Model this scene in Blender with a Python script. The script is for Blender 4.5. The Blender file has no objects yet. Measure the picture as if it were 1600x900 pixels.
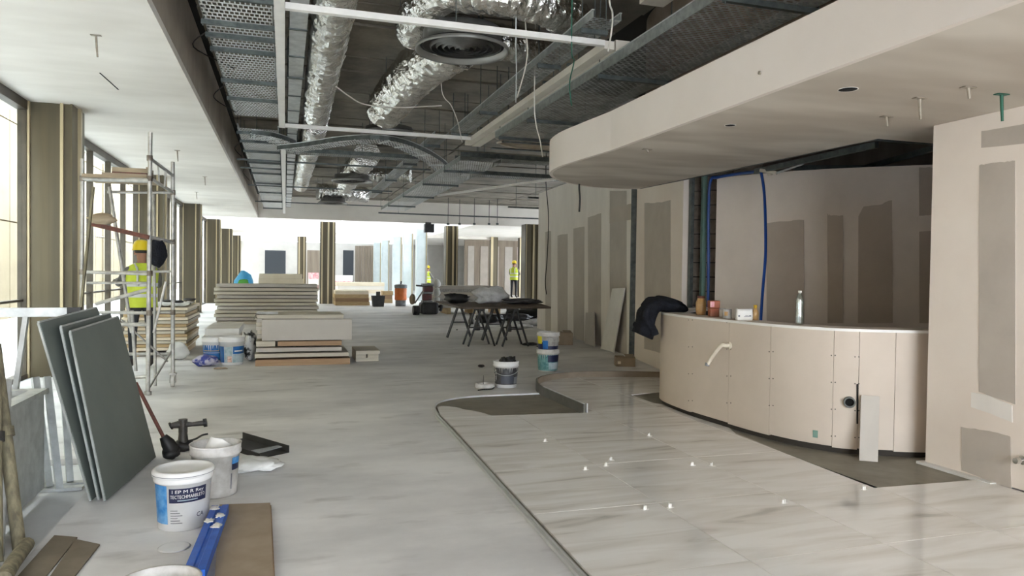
import bpy, bmesh, math, random
from mathutils import Vector, Matrix, noise
random.seed(7)
R = math.radians
S = bpy.context.scene
C = S.collection

# ------------------------------------------------------------------ camera
F = 1130.0; H = 1.45
YAW = math.atan(355 / F); ROLL = R(0.75); PITCH = math.atan(23 / F)
_f = Vector((math.sin(YAW) * math.cos(PITCH), math.cos(YAW) * math.cos(PITCH), -math.sin(PITCH)))
_r = Vector((math.cos(YAW), -math.sin(YAW), 0)); _u = _r.cross(_f)
CR = _r * math.cos(ROLL) + _u * math.sin(ROLL); CU = -_r * math.sin(ROLL) + _u * math.cos(ROLL)
CAM = Vector((0, 0, H))
cd = bpy.data.cameras.new('camera'); co = bpy.data.objects.new('camera', cd); C.objects.link(co)
cd.sensor_width = 36; cd.lens = 36 * F / 1600; cd.clip_start = 0.05; cd.clip_end = 300
co.matrix_world = Matrix(((CR.x, CU.x, -_f.x, 0), (CR.y, CU.y, -_f.y, 0), (CR.z, CU.z, -_f.z, H), (0, 0, 0, 1)))
S.camera = co
def ray(px, py): return _f + CR * ((px - 800) / F) + CU * ((450 - py) / F)
def PZ(px, py, z=0): d = ray(px, py); return CAM + d * ((z - H) / d.z)
def PY(px, py, y): d = ray(px, py); return CAM + d * (y / d.y)
def PX(px, py, x): d = ray(px, py); return CAM + d * (x / d.x)

# ------------------------------------------------------------------ world, sun, exposure
W = bpy.data.worlds.new('sky'); S.world = W; W.use_nodes = True
bg = W.node_tree.nodes['Background']; bg.inputs[0].default_value = (0.86, 0.93, 1.0, 1); bg.inputs[1].default_value = 7.0
sd = bpy.data.lights.new('sun', 'SUN'); sd.energy = 1.0; sd.angle = R(1.5); sd.color = (1, .96, .9)
so = bpy.data.objects.new('sun', sd); C.objects.link(so)
so.rotation_euler = Vector((-0.62, 0.12, -0.78)).to_track_quat('-Z', 'Y').to_euler()
S.view_settings.view_transform = 'Standard'; S.view_settings.look = 'None'
S.view_settings.exposure = 1.2; S.view_settings.gamma = 1; S.view_settings.use_curve_mapping = False
S.cycles.use_denoising = True
S.cycles.max_bounces = 9; S.cycles.diffuse_bounces = 6; S.cycles.glossy_bounces = 4
S.cycles.transparent_max_bounces = 12; S.cycles.sample_clamp_indirect = 8; S.cycles.caustics_reflective = False
S.cycles.caustics_refractive = False

# ------------------------------------------------------------------ materials
MATS = {}
def lin(c):
    if isinstance(c, str):
        c = [int(c[i:i + 2], 16) / 255 for i in (0, 2, 4)]
    return [x / 12.92 if x <= .04045 else ((x + .055) / 1.055) ** 2.4 for x in c]
def mat(name, c1, c2=None, scale=3.0, rough=.6, metal=0.0, bump=0.0, stretch=(1, 1, 1), detail=5, world=False,
        lo=.35, hi=.65, bscale=None, spec=.5, trans=0.0, alpha=1.0):
    if name in MATS: return MATS[name]
    m = bpy.data.materials.new(name); m.use_nodes = True; nt = m.node_tree; N = nt.nodes; L = nt.links
    b = N['Principled BSDF']; b.inputs['Roughness'].default_value = rough; b.inputs['Metallic'].default_value = metal
    b.inputs['Specular IOR Level'].default_value = spec; b.inputs['Transmission Weight'].default_value = trans
    b.inputs['Alpha'].default_value = alpha
    a = lin(c1); b.inputs['Base Color'].default_value = (*a, 1)
    if c2 or bump:
        if world:
            src = N.new('ShaderNodeNewGeometry').outputs['Position']
        else:
            src = N.new('ShaderNodeTexCoord').outputs['Object']
        mp = N.new('ShaderNodeMapping'); mp.inputs['Scale'].default_value = stretch; L.new(src, mp.inputs[0])
    if c2:
        nz = N.new('ShaderNodeTexNoise'); nz.inputs['Scale'].default_value = scale; nz.inputs['Detail'].default_value = detail
        nz.inputs['Roughness'].default_value = .6
        L.new(mp.outputs[0], nz.inputs[0])
        cr = N.new('ShaderNodeValToRGB'); cr.color_ramp.elements[0].position = lo; cr.color_ramp.elements[1].position = hi
        cr.color_ramp.elements[0].color = (*a, 1); cr.color_ramp.elements[1].color = (*lin(c2), 1)
        L.new(nz.outputs[0], cr.inputs[0]); L.new(cr.outputs[0], b.inputs['Base Color'])
    if bump:
        n2 = N.new('ShaderNodeTexNoise'); n2.inputs['Scale'].default_value = bscale or scale * 6; n2.inputs['Detail'].default_value = 4
        L.new(mp.outputs[0], n2.inputs[0])
        bp = N.new('ShaderNodeBump'); bp.inputs['Strength'].default_value = bump; bp.inputs['Distance'].default_value = .02
        L.new(n2.outputs[0], bp.inputs['Height']); L.new(bp.outputs[0], b.inputs['Normal'])
    MATS[name] = m; return m

def marble():
    m = mat('marble', 'd6cfc2', rough=.06); nt = m.node_tree; N = nt.nodes; L = nt.links; b = N['Principled BSDF']
    oi = N.new('ShaderNodeObjectInfo'); ge = N.new('ShaderNodeNewGeometry')
    vm = N.new('ShaderNodeVectorMath'); vm.operation = 'SCALE'; vm.inputs[3].default_value = 9.0
    cx = N.new('ShaderNodeCombineXYZ'); L.new(oi.outputs['Random'], cx.inputs[0]); L.new(oi.outputs['Random'], cx.inputs[1])
    L.new(cx.outputs[0], vm.inputs[0])
    ad = N.new('ShaderNodeVectorMath'); L.new(ge.outputs['Position'], ad.inputs[0]); L.new(vm.outputs[0], ad.inputs[1])
    mp = N.new('ShaderNodeMapping'); mp.inputs['Rotation'].default_value = (0, 0, R(14)); mp.inputs['Scale'].default_value = (.75, 4.2, 1)
    L.new(ad.outputs[0], mp.inputs[0])
    nz = N.new('ShaderNodeTexNoise'); nz.inputs['Scale'].default_value = 1.5; nz.inputs['Detail'].default_value = 7; nz.inputs['Distortion'].default_value = .8
    L.new(mp.outputs[0], nz.inputs[0])
    cr = N.new('ShaderNodeValToRGB'); e = cr.color_ramp.elements
    e[0].position = .24; e[0].color = (*lin('b4b0a9'), 1); e[1].position = .6; e[1].color = (*lin('f0eeea'), 1)
    x = e.new(.38); x.color = (*lin('e0dcd5'), 1)
    L.new(nz.outputs[0], cr.inputs[0]); L.new(cr.outputs[0], b.inputs['Base Color'])
    return m
def drywall_soffit():
    # plaster in long brushed, streaky coats
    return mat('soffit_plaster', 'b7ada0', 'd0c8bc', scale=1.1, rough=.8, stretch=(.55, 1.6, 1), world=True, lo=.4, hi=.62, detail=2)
def perforated(name, c, scale_x, scale_y, dark, hole=.3):
    m = mat(name, c, rough=.5, metal=.35); nt = m.node_tree; N = nt.nodes; L = nt.links; b = N['Principled BSDF']
    ge = N.new('ShaderNodeNewGeometry'); mp = N.new('ShaderNodeMapping'); mp.inputs['Scale'].default_value = (scale_x, scale_y, 1)
    L.new(ge.outputs['Position'], mp.inputs[0])
    br = N.new('ShaderNodeTexBrick'); br.offset = .5; br.inputs['Scale'].default_value = 1; br.inputs['Brick Width'].default_value = 1; br.inputs['Row Height'].default_value = 1
    br.inputs['Mortar Size'].default_value = hole; br.inputs['Mortar Smooth'].default_value = .05
    L.new(mp.outputs[0], br.inputs[0])
    nz = N.new('ShaderNodeTexNoise'); nz.inputs['Scale'].default_value = 7; L.new(ge.outputs['Position'], nz.inputs[0])
    cr = N.new('ShaderNodeValToRGB'); cr.color_ramp.elements[0].color = (*lin(dark), 1); cr.color_ramp.elements[1].color = (*lin(c), 1)
    cr.color_ramp.elements[0].position = .3; cr.color_ramp.elements[1].position = .6
    L.new(nz.outputs[0], cr.inputs[0])
    L.new(cr.outputs[0], b.inputs['Base Color'])
    tr = N.new('ShaderNodeBsdfTransparent'); mx = N.new('ShaderNodeMixShader')
    L.new(br.outputs['Fac'], mx.inputs[0]); L.new(tr.outputs[0], mx.inputs[1]); L.new(b.outputs[0], mx.inputs[2])
    L.new(mx.outputs[0], N['Material Output'].inputs[0])
    return m
def glass_pane():
    m = bpy.data.materials.new('window_glass'); m.use_nodes = True; nt = m.node_tree; N = nt.nodes; L = nt.links
    N.remove(N['Principled BSDF'])
    t = N.new('ShaderNodeBsdfTransparent'); t.inputs[0].default_value = (.93, .96, .95, 1)
    g = N.new('ShaderNodeBsdfGlossy'); g.inputs['Roughness'].default_value = .02
    x = N.new('ShaderNodeMixShader'); x.inputs[0].default_value = .05
    L.new(t.outputs[0], x.inputs[1]); L.new(g.outputs[0], x.inputs[2]); L.new(x.outputs[0], N['Material Output'].inputs[0])
    return m

M = {}
M['floor'] = mat('concrete_screed', 'c0bfbf', 'eae9e8', scale=.9, rough=.6, bump=.12, stretch=(.7, 1.2, 1), world=True, detail=9, lo=.28, hi=.62, bscale=9)
_nt = M['floor'].node_tree; _N = _nt.nodes; _b = _N['Principled BSDF']; _src = _b.inputs['Base Color'].links[0].from_socket
_g = _N.new('ShaderNodeNewGeometry'); _m = _N.new('ShaderNodeMapping'); _m.inputs['Scale'].default_value = (.8, 2.2, 1); _nt.links.new(_g.outputs['Position'], _m.inputs[0])
_z = _N.new('ShaderNodeTexNoise'); _z.inputs['Scale'].default_value = 2.1; _z.inputs['Detail'].default_value = 8; _nt.links.new(_m.outputs[0], _z.inputs[0])
_rp = _N.new('ShaderNodeValToRGB'); _e = _rp.color_ramp.elements; _e[0].position = .58; _e[1].position = .80; _e[0].color = (1, 1, 1, 1); _e[1].color = (.45, .43, .41, 1); _nt.links.new(_z.outputs[0], _rp.inputs[0])
_x = _N.new('ShaderNodeMixRGB'); _x.blend_type = 'MULTIPLY'; _x.inputs[0].default_value = .8; _nt.links.new(_src, _x.inputs[1]); _nt.links.new(_rp.outputs[0], _x.inputs[2]); _nt.links.new(_x.outputs[0], _b.inputs['Base Color'])
M['floorpale'] = mat('pale_slab', 'd5d6d8', 'e6e7e8', scale=2, rough=.7, world=True)
M['marble'] = marble()
M['cement'] = mat('fresh_cement', '767165', '8b8578', scale=3, rough=.55, world=True, bump=.1)
M['soffit'] = drywall_soffit()
M['softL'] = mat('soffit_white', 'd6d0c7', 'e6e1d9', scale=.7, rough=.8, stretch=(.7, 1.6, 1), world=True, detail=3)
M['return'] = mat('bulkhead_board', '9a9082', 'b0a698', scale=1.2, rough=.85, world=True)
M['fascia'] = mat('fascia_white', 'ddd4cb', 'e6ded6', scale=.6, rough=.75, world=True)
M['slab'] = mat('slab_concrete', '6a645a', '8d8678', scale=1.6, rough=.9, world=True, detail=8, bump=.25, bscale=14)
M['slabdark'] = mat('slab_joint', '23211e', rough=.95)
M['beam'] = mat('raw_render', '7f7263', '95887a', scale=2, rough=.9, world=True)
M['wallR'] = mat('skimmed_wall', 'e2d6cb', 'ece2d8', scale=.7, rough=.75, world=True)
M['board'] = mat('bare_plasterboard', 'b3aaa0', 'beb5ab', scale=2, rough=.85, world=True)
M['boardmid'] = mat('grey_plasterboard', 'b3aca4', 'bdb6ae', scale=2, rough=.85, world=True)
M['skim'] = mat('joint_compound', 'dfdad4', 'e9e4de', scale=3, rough=.8, world=True, stretch=(1, 1, .3))
M['niche'] = mat('niche_skim', 'e0d4ca', 'e9ddd3', scale=1.6, rough=.8, world=True)
M['nichedark'] = mat('niche_board', 'b7a99c', 'c1b3a6', scale=2, rough=.85, world=True)
M['counter'] = mat('counter_board', 'c6b9ab', 'd0c3b5', scale=1.2, rough=.7, world=True)
M['screw'] = mat('screw', '4a443c', rough=.5)
M['block'] = mat('concrete_block', '7a7065', '968b7e', scale=6, rough=.95, world=True, bump=.4)
M['mortar'] = mat('mortar', '39342f', rough=.95)
M['teal'] = mat('coated_stud', '7fa398', '8db0a5', scale=3, rough=.4, metal=.4)
M['galv'] = mat('galvanised', 'b2b5b5', 'cfd2d1', scale=8, rough=.42, metal=.5)
M['galvdark'] = mat('dull_strut', '4f5554', '696f6d', scale=10, rough=.5, metal=.7)
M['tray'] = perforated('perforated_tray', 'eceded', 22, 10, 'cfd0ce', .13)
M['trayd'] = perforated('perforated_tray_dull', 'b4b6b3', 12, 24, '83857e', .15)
M['alloy'] = mat('alloy_edge', 'c4c5c4', 'd2d3d2', scale=4, rough=.4, metal=.3)
M['rail'] = mat('tray_rail', '8d928f', 'a9aeab', scale=12, rough=.4, metal=.8)
M['foil'] = mat('foil', 'c9c7c2', 'efeeea', scale=9, rough=.2, metal=1.0, bump=1.0, bscale=26, detail=6)
M['ductgrey'] = mat('plenum_metal', '6d6c68', '7b7a76', scale=5, rough=.45, metal=.6)
M['dark'] = mat('dark_grille', '23221f', rough=.5, metal=.3)
M['ring'] = mat('diffuser_ring', '8b8a86', rough=.4, metal=.5)
M['whitebar'] = mat('white_profile', 'dcd9d3', 'e6e3dd', scale=5, rough=.5)
M['lightbox'] = mat('light_channel', 'cfc8bb', 'd9d2c6', scale=3, rough=.45)
M['bluepipe'] = mat('blue_hose', '123f8c', rough=.35)
M['bluecap'] = mat('blue_cap', '2447b8', rough=.4)
M['wire'] = mat('black_wire', '24221f', rough=.6)
M['wirew'] = mat('white_wire', 'cfcac0', rough=.5)
M['steelcol'] = mat('column_cladding', '464034', '5e5644', scale=1.2, rough=.38, metal=.55, stretch=(2, 2, .12), world=True)
M['coledge'] = mat('column_flange', 'a69879', 'c0b292', scale=3, rough=.35, metal=.4, stretch=(1, 1, .1), world=True)
M['mull'] = mat('window_mullion', '3f3930', '544c40', scale=3, rough=.5, metal=.3)
M['glass'] = glass_pane()
M['facade'] = mat('stone_facade', '7b6e58', '877a63', scale=.8, rough=.85, world=True)
M['facadedark'] = mat('facade_joint', '6d6150', rough=.9)
M['scaf'] = mat('scaffold_tube', '9a9995', 'bdbbb6', scale=12, rough=.45, metal=.55)
M['scafold'] = mat('scaffold_worn', '5d5349', '8b8378', scale=14, rough=.6, metal=.3)
M['plank'] = mat('deck_plank', '8c7c66', 'a5957d', scale=4, rough=.8, stretch=(1, 8, 8))
M['wood'] = mat('bare_timber', 'b59b72', 'c9b189', scale=5, rough=.7, stretch=(1, 9, 9))
M['woodbrown'] = mat('brown_board', '9a7d5f', 'ab8e6f', scale=4, rough=.7, stretch=(.6, 9, 9))
M['gyp'] = mat('plasterboard_edge', 'b9b2a2', 'cfc8b8', scale=3, rough=.85, stretch=(.5, 3, 12))
M['gypwhite'] = mat('white_board', 'd4d2cd', 'e2e0db', scale=2, rough=.7)
M['cream'] = mat('cream_board', 'e3d6bd', 'efe4cf', scale=2, rough=.8)
M['greyboard'] = mat('grey_panel', 'b7b1a8', 'c1bbb2', scale=1.5, rough=.7)
M['slate'] = mat('dark_green_board', '646b67', '6e756f', scale=1.2, rough=.55)
M['slatesteel'] = mat('board_edge_foil', 'a3a8a6', 'c2c6c4', scale=6, rough=.4, metal=.5)
M['bucket'] = mat('bucket_plastic', 'd9d9d8', 'e7e7e6', scale=3, rough=.4)
M['bucketdirty'] = mat('bucket_dirty', 'b0aca6', 'dddbd8', scale=7, rough=.5)
M['navy'] = mat('navy_print', '10183c', rough=.45)
M['skyblue'] = mat('blue_print', '1f75b8', '74a9d6', scale=14, rough=.45)
M['blue'] = mat('blue_label', '1767ab', '0f4d8a', scale=9, rough=.4)
M['paleprint'] = mat('pale_print', 'b9c6cb', '8ea7ae', scale=14, rough=.5)
M['peach'] = mat('peach_print', 'c58d78', 'e3d4cb', scale=30, rough=.5)
M['teallabel'] = mat('teal_label', '2f6d72', '7fa8a6', scale=20, rough=.5)
M['yellow'] = mat('yellow_label', 'd2c62b', rough=.5)
M['black'] = mat('black_plastic', '1b1b1c', '2b2b2c', scale=8, rough=.5)
M['blacklabel'] = mat('black_label', '2c2c2e', '47474a', scale=14, rough=.5)
M['white'] = mat('white_plain', 'e6e4df', rough=.5)
M['print'] = mat('grey_print', '74747a', rough=.6)
M['bluelevel'] = mat('blue_level', '1a4fae', '2563c4', scale=10, rough=.4)
M['rust'] = mat('rusty_handle', '4a2a22', '6b3b2d', scale=20, rough=.6)
M['iron'] = mat('grey_iron', '3c3b3a', '57534f', scale=16, rough=.5, metal=.4)
M['cloth'] = mat('black_cloth', '17181d', '23252c', scale=14, rough=.9, bump=.5, bscale=60, spec=.2)
M['bag'] = mat('white_bag', 'cfcfcc', 'e4e4e1', scale=5, rough=.6)
M['orange'] = mat('orange_drum', 'c4622a', 'd8783a', scale=6, rough=.5)
M['redgrey'] = mat('machine_red', '6d2d2d', '55484a', scale=10, rough=.5)
M['greyplastic'] = mat('machine_grey', '6f7174', '8b8d8f', scale=9, rough=.5)
M['cardboard'] = mat('cardboard', '93836f', 'a1917d', scale=5, rough=.85)
M['hat'] = mat('yellow_helmet', 'e3c51a', 'f0d630', scale=3, rough=.3)
M['vest'] = mat('lime_vest', 'c3d43a', 'd3e14b', scale=6, rough=.7)
M['reflective'] = mat('reflective_band', 'cfd2cd', rough=.35)
M['skin'] = mat('skin', 'a97e66', rough=.6)
M['plumb'] = mat('white_plumbing', 'cdc3b0', 'd9d0bf', scale=8, rough=.4)
M['pvc'] = mat('grey_pvc', '6c6f6c', rough=.5)
M['hole'] = mat('deep_hole', '121110', rough=1)
M['chrome'] = mat('chrome', 'd8d8d8', rough=.12, metal=1)
M['green'] = mat('green_plug', '1f5a47', rough=.5)
M['anchor'] = mat('hanger_metal', '8f8577', 'a79d8f', scale=20, rough=.5, metal=.4)
M['pet'] = glass_pane(); M['pet'].name = 'clear_plastic'; M['pet'].node_tree.nodes['Mix Shader'].inputs[0].default_value = .22; M['pet'].node_tree.nodes['Glossy BSDF'].inputs['Roughness'].default_value = .15
M['amber'] = mat('amber_jar', 'b08a55', 'c6a070', scale=9, rough=.3)
M['redbrown'] = mat('terracotta_tin', 'a5583c', '8a5a44', scale=9, rough=.6)
M['yellowcap'] = mat('yellow_cap', 'caa32c', rough=.4)
M['mold'] = mat('weathered_pole', '5b5545', '8a8268', scale=9, rough=.8, stretch=(3, 3, .6))
M['farwhite'] = mat('far_white', 'e9e5dd', 'f2efe9', scale=1, rough=.7, world=True)
M['farwall'] = mat('far_wall', 'c9c6c2', 'd6d3cf', scale=1, rough=.8, world=True)
M['farbrown'] = mat('far_brown', '83776a', '9a8d7e', scale=1.5, rough=.8, stretch=(2, 2, .2), world=True)
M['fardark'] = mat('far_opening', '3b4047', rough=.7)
M['fillgravel'] = mat('rubble', '8d8a84', 'b9b6af', scale=20, rough=.9)
M['plastic'] = mat('plastic_sheet', 'c3c3c2', 'e9e9ea', scale=6, rough=.3, bump=.6, bscale=14)
M['bluewrap'] = mat('blue_wrap', '3aa0dc', '5fb4e6', scale=5, rough=.4)
M['greenwrap'] = mat('green_wrap', '4f9c3a', rough=.5)
M['pinkwrap'] = mat('pink_wrap', 'd6808a', 'f0dcdc', scale=7, rough=.5)

# ------------------------------------------------------------------ builders
WLOC = {}
class MB:
    def __init__(s): s.v = []; s.f = []; s.sm = []
    def add(s, vs, fs, smooth=False):
        o = len(s.v); s.v += [Vector(v) for v in vs]
        for f in fs: s.f.append([i + o for i in f]); s.sm.append(smooth)
        return s
    def box(s, c, d, rz=0, M4=None):
        x, y, z = d[0] / 2, d[1] / 2, d[2] / 2
        vs = [Vector((a * x, b * y, e * z)) for e in (-1, 1) for b in (-1, 1) for a in (-1, 1)]
        if M4: vs = [M4 @ v for v in vs]
        elif rz: m = Matrix.Rotation(rz, 3, 'Z'); vs = [m @ v for v in vs]
        c = Vector(c)
        return s.add([v + c for v in vs], [(0, 2, 3, 1), (4, 5, 7, 6), (0, 1, 5, 4), (2, 6, 7, 3), (0, 4, 6, 2), (1, 3, 7, 5)])
    def span(s, a, b):
        return s.box([(a[i] + b[i]) / 2 for i in range(3)], [abs(b[i] - a[i]) for i in range(3)])
    def bar(s, a, b, w, h, up=(0, 0, 1)):
        a, b = Vector(a), Vector(b); d = (b - a); l = d.length; d.normalize(); up = Vector(up)
        if abs(d.dot(up)) > .99: up = Vector((1, 0, 0))
        x = d.cross(up).normalized(); z = x.cross(d)
        m = Matrix((x, d, z)).transposed()
        return s.box((a + b) / 2, (w, l, h), M4=m)
    def cyl(s, a, b, r, n=10, r2=None, cap=True):
        return s.tube([a, b], [r, r if r2 is None else r2], n, cap)
    def tube(s, pts, r, n=8, cap=True, jitter=0):
        pts = [Vector(p) for p in pts]; k = len(pts)
        rr = r if isinstance(r, (list, tuple)) else [r] * k
        ref = Vector((0, 0, 1)); vs = []
        t0 = (pts[1] - pts[0]).normalized()
        if abs(t0.dot(ref)) > .9: ref = Vector((1, 0, 0))
        x = t0.cross(ref).normalized()
        for i, p in enumerate(pts):
            t = (pts[min(i + 1, k - 1)] - pts[max(i - 1, 0)]).normalized()
            x = (x - t * x.dot(t)).normalized(); y = t.cross(x)
            for j in range(n):
                a = 2 * math.pi * j / n; q = rr[i] * (1 + (random.uniform(-jitter, jitter) if jitter else 0))
                vs.append(p + x * math.cos(a) * q + y * math.sin(a) * q)
        fs = [(i * n + j, i * n + (j + 1) % n, (i + 1) * n + (j + 1) % n, (i + 1) * n + j) for i in range(k - 1) for j in range(n)]
        s.add(vs, fs, True)
        if cap:
            s.add([vs[j] for j in range(n)], [tuple(range(n - 1, -1, -1))]); s.add([vs[(k - 1) * n + j] for j in range(n)], [tuple(range(n))])
        return s
    def lathe(s, prof, n=28, c=(0, 0, 0), a0=0, a1=None, smooth=True):
        c = Vector(c); full = a1 is None; m = n if full else n + 1
        vs = [c + Vector((r * math.cos(a0 + (2 * math.pi if full else a1 - a0) * j / n), r * math.sin(a0 + (2 * math.pi if full else a1 - a0) * j / n), z)) for r, z in prof for j in range(m)]
        fs = []
        for i in range(len(prof) - 1):
            for j in range(n):
                k = (j + 1) % m
                fs.append((i * m + j, i * m + k, (i + 1) * m + k, (i + 1) * m + j))
        return s.add(vs, fs, smooth)
    def prism(s, poly, z0, z1):
        ar = sum(poly[i][0] * poly[(i + 1) % len(poly)][1] - poly[(i + 1) % len(poly)][0] * poly[i][1] for i in range(len(poly)))
        if ar < 0: poly = poly[::-1]
        n = len(poly); vs = [(p[0], p[1], z0) for p in poly] + [(p[0], p[1], z1) for p in poly]
        fs = [tuple(range(n - 1, -1, -1)), tuple(range(n, 2 * n))] + [(i, (i + 1) % n, (i + 1) % n + n, i + n) for i in range(n)]
        return s.add(vs, fs)
    def plate(s, pts, nrm, t):
        # flat polygon in 3-D, thickened by t along nrm
        nrm = Vector(nrm); n = len(pts); pts = [Vector(p) for p in pts]
        return s.add(pts + [p + nrm * t for p in pts], [tuple(range(n - 1, -1, -1)), tuple(range(n, 2 * n))] + [(i, (i + 1) % n, (i + 1) % n + n, i + n) for i in range(n)])
    def ribbon(s, path, z0, z1, t):
        # vertical strip of thickness t along a plan path
        L_, R_ = [], []
        k = len(path)
        for i in range(k):
            a = Vector((*path[max(i - 1, 0)][:2], 0)); b = Vector((*path[min(i + 1, k - 1)][:2], 0)); d = (b - a).normalized()
            n = Vector((-d.y, d.x, 0)) * t / 2; p = Vector((*path[i][:2], 0)); L_.append(p + n); R_.append(p - n)
        vs = []
        for i in range(k):
            for p in (L_[i], R_[i]):
                vs.append((p.x, p.y, z0)); vs.append((p.x, p.y, z1))
        fs = []
        for i in range(k - 1):
            a, b = i * 4, i * 4 + 4
            fs += [(a, a + 1, b + 1, b), (a + 2, b + 2, b + 3, a + 3), (a + 1, a + 3, b + 3, b + 1), (a, b, b + 2, a + 2)]
        fs += [(0, 2, 3, 1), ((k - 1) * 4, (k - 1) * 4 + 1, (k - 1) * 4 + 3, (k - 1) * 4 + 2)]
        return s.add(vs, fs, False)
    def blob(s, c, d, seed=0, n=14, rough=.35, m=9, freq=1.6):
        vs = []; c = Vector(c)
        for i in range(m + 1):
            th = math.pi * i / m
            for j in range(n):
                a = 2 * math.pi * j / n
                u = Vector((math.sin(th) * math.cos(a), math.sin(th) * math.sin(a), math.cos(th)))
                q = 1 + rough * noise.noise(u * freq + Vector((seed * 7.3, seed * 3.1, seed)))
                w = Vector((u.x * d[0] / 2 * q, u.y * d[1] / 2 * q, u.z * d[2] / 2 * q))
                w.z = max(w.z, -d[2] / 2)
                vs.append(c + Vector((0, 0, d[2] / 2)) + w)
        fs = [(i * n + j, (i + 1) * n + j, (i + 1) * n + (j + 1) % n, i * n + (j + 1) % n) for i in range(m) for j in range(n)]
        return s.add(vs, fs, True)
    def mesh(s, name, m, off):
        me = bpy.data.meshes.new(name)
        me.from_pydata([tuple(v - off) for v in s.v], [], s.f)
        me.polygons.foreach_set('use_smooth', s.sm); me.materials.append(m); me.validate(); me.update()
        return me
    def build(s, name, m, parent=None, local=False, bevel=0):
        if isinstance(m, str): m = M[m]
        if parent is not None:
            off = Vector((0, 0, 0)) if local else WLOC[parent.name]
            o = bpy.data.objects.new(name, s.mesh(name, m, off)); C.objects.link(o); o.parent = parent
            WLOC[o.name] = off
        else:
            if local: off = Vector((0, 0, 0))
            else:
                xs = [v.x for v in s.v]; ys = [v.y for v in s.v]; zs = [v.z for v in s.v]
                off = Vector(((min(xs) + max(xs)) / 2, (min(ys) + max(ys)) / 2, min(zs)))
            o = bpy.data.objects.new(name, s.mesh(name, m, off)); C.objects.link(o); o.location = off
            WLOC[o.name] = off
        if bevel:
            bv = o.modifiers.new('bevel', 'BEVEL'); bv.width = bevel; bv.segments = 2; bv.limit_method = 'ANGLE'
        return o
def tag(o, label=None, cat=None, group=None, kind=None):
    if label: o['label'] = label
    if cat: o['category'] = cat
    if group: o['group'] = group
    if kind: o['kind'] = kind
    return o
def thing(name, label, cat, loc=(0, 0, 0), rz=0, group=None):
    o = bpy.data.objects.new(name, None); C.objects.link(o); o.location = loc; o.rotation_euler = (0, 0, rz)
    o.empty_display_size = .1; WLOC[o.name] = Vector(loc)
    return tag(o, label, cat, group)
def struct(o, label=None): tag(o, label, None, None, 'structure'); return o
def copytree(o, parent=None):
    c = o.copy(); C.objects.link(c)
    if parent: c.parent = parent
    WLOC[c.name] = WLOC[o.name]
    for ch in o.children: copytree(ch, c)
    return c
def smooth_path(pts, k=6):
    pts = [Vector(p) for p in pts]; out = []
    for i in range(len(pts) - 1):
        p0 = pts[max(i - 1, 0)]; p1 = pts[i]; p2 = pts[i + 1]; p3 = pts[min(i + 2, len(pts) - 1)]
        for j in range(k):
            t = j / k
            out.append(.5 * ((2 * p1) + (p2 - p0) * t + (2 * p0 - 5 * p1 + 4 * p2 - p3) * t * t + (3 * p1 - p0 - 3 * p2 + p3) * t ** 3))
    out.append(pts[-1]); return out

# ------------------------------------------------------------------ helpers on walls
def path_hit(px, py, path):
    d = ray(px, py); best = None
    for a, b in zip(path[:-1], path[1:]):
        ax, ay, bx, by = a[0], a[1], b[0], b[1]
        ex, ey = bx - ax, by - ay; det = d.x * (-ey) + ex * d.y
        if abs(det) < 1e-9: continue
        t = (ax * (-ey) + ex * ay) / det; s = (d.x * ay - d.y * ax) / det
        if t > 0 and -.02 <= s <= 1.02 and (best is None or t < best[0]): best = (t, Vector((ex, ey, 0)))
    if best is None: return None
    p = CAM + d * best[0]; n = Vector((-best[1].y, best[1].x, 0)).normalized()
    if n.dot(Vector((d.x, d.y, 0))) > 0: n = -n
    return p, n
def wall_patch(path, xs, tops, bots, t=.004, wob=0):
    # a flat coat or bare panel lying on a wall, outlined by columns
    mb = MB(); vs = []
    k = len(xs); dense = []
    for i in range(k - 1):
        for j in range(4):
            u = j / 4; dense.append((xs[i] + (xs[i + 1] - xs[i]) * u, tops[i] + (tops[i + 1] - tops[i]) * u, bots[i] + (bots[i + 1] - bots[i]) * u))
    dense.append((xs[-1], tops[-1], bots[-1]))
    ok = []
    for x, a, b in dense:
        h1 = path_hit(x + random.uniform(-wob, wob), a + random.uniform(-wob, wob), path); h2 = path_hit(x + random.uniform(-wob, wob), b, path)
        if h1 and h2: ok.append((h1, h2))
    for (p, n), (q, n2) in ok:
        p = p.copy(); q = q.copy(); q.z = max(q.z, .005)
        vs += [p + n * t, q + n2 * t, p - n * .003, q - n2 * .003]
    fs = []
    for i in range(len(ok) - 1):
        a, b = i * 4, i * 4 + 4
        fs += [(a, a + 1, b + 1, b), (a + 2, b + 2, b + 3, a + 3), (a, b, b + 2, a + 2), (a + 1, a + 3, b + 3, b + 1)]
    fs += [(0, 2, 3, 1), ((len(ok) - 1) * 4, (len(ok) - 1) * 4 + 1, (len(ok) - 1) * 4 + 3, (len(ok) - 1) * 4 + 2)]
    return mb.add(vs, fs)

# ------------------------------------------------------------------ floor
f = MB(); f.span((-1.22, -6, -.25), (20, 62, 0)).span((-3.6, 6.2, -.25), (-1.22, 62, 0))
floor = struct(f.build('floor', 'floor'), 'grey dusty concrete screed across the whole hall')
struct(MB().span((-3.6, -6, -.3), (-1.225, 6.195, -.045)).build('floor', 'floorpale'), 'lower pale slab strip along the windows')
struct(MB().span((-14, -14, -.5), (-3.61, 62, -.12)).build('floor', 'floorpale'), 'pale paving outside the windows')

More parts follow.
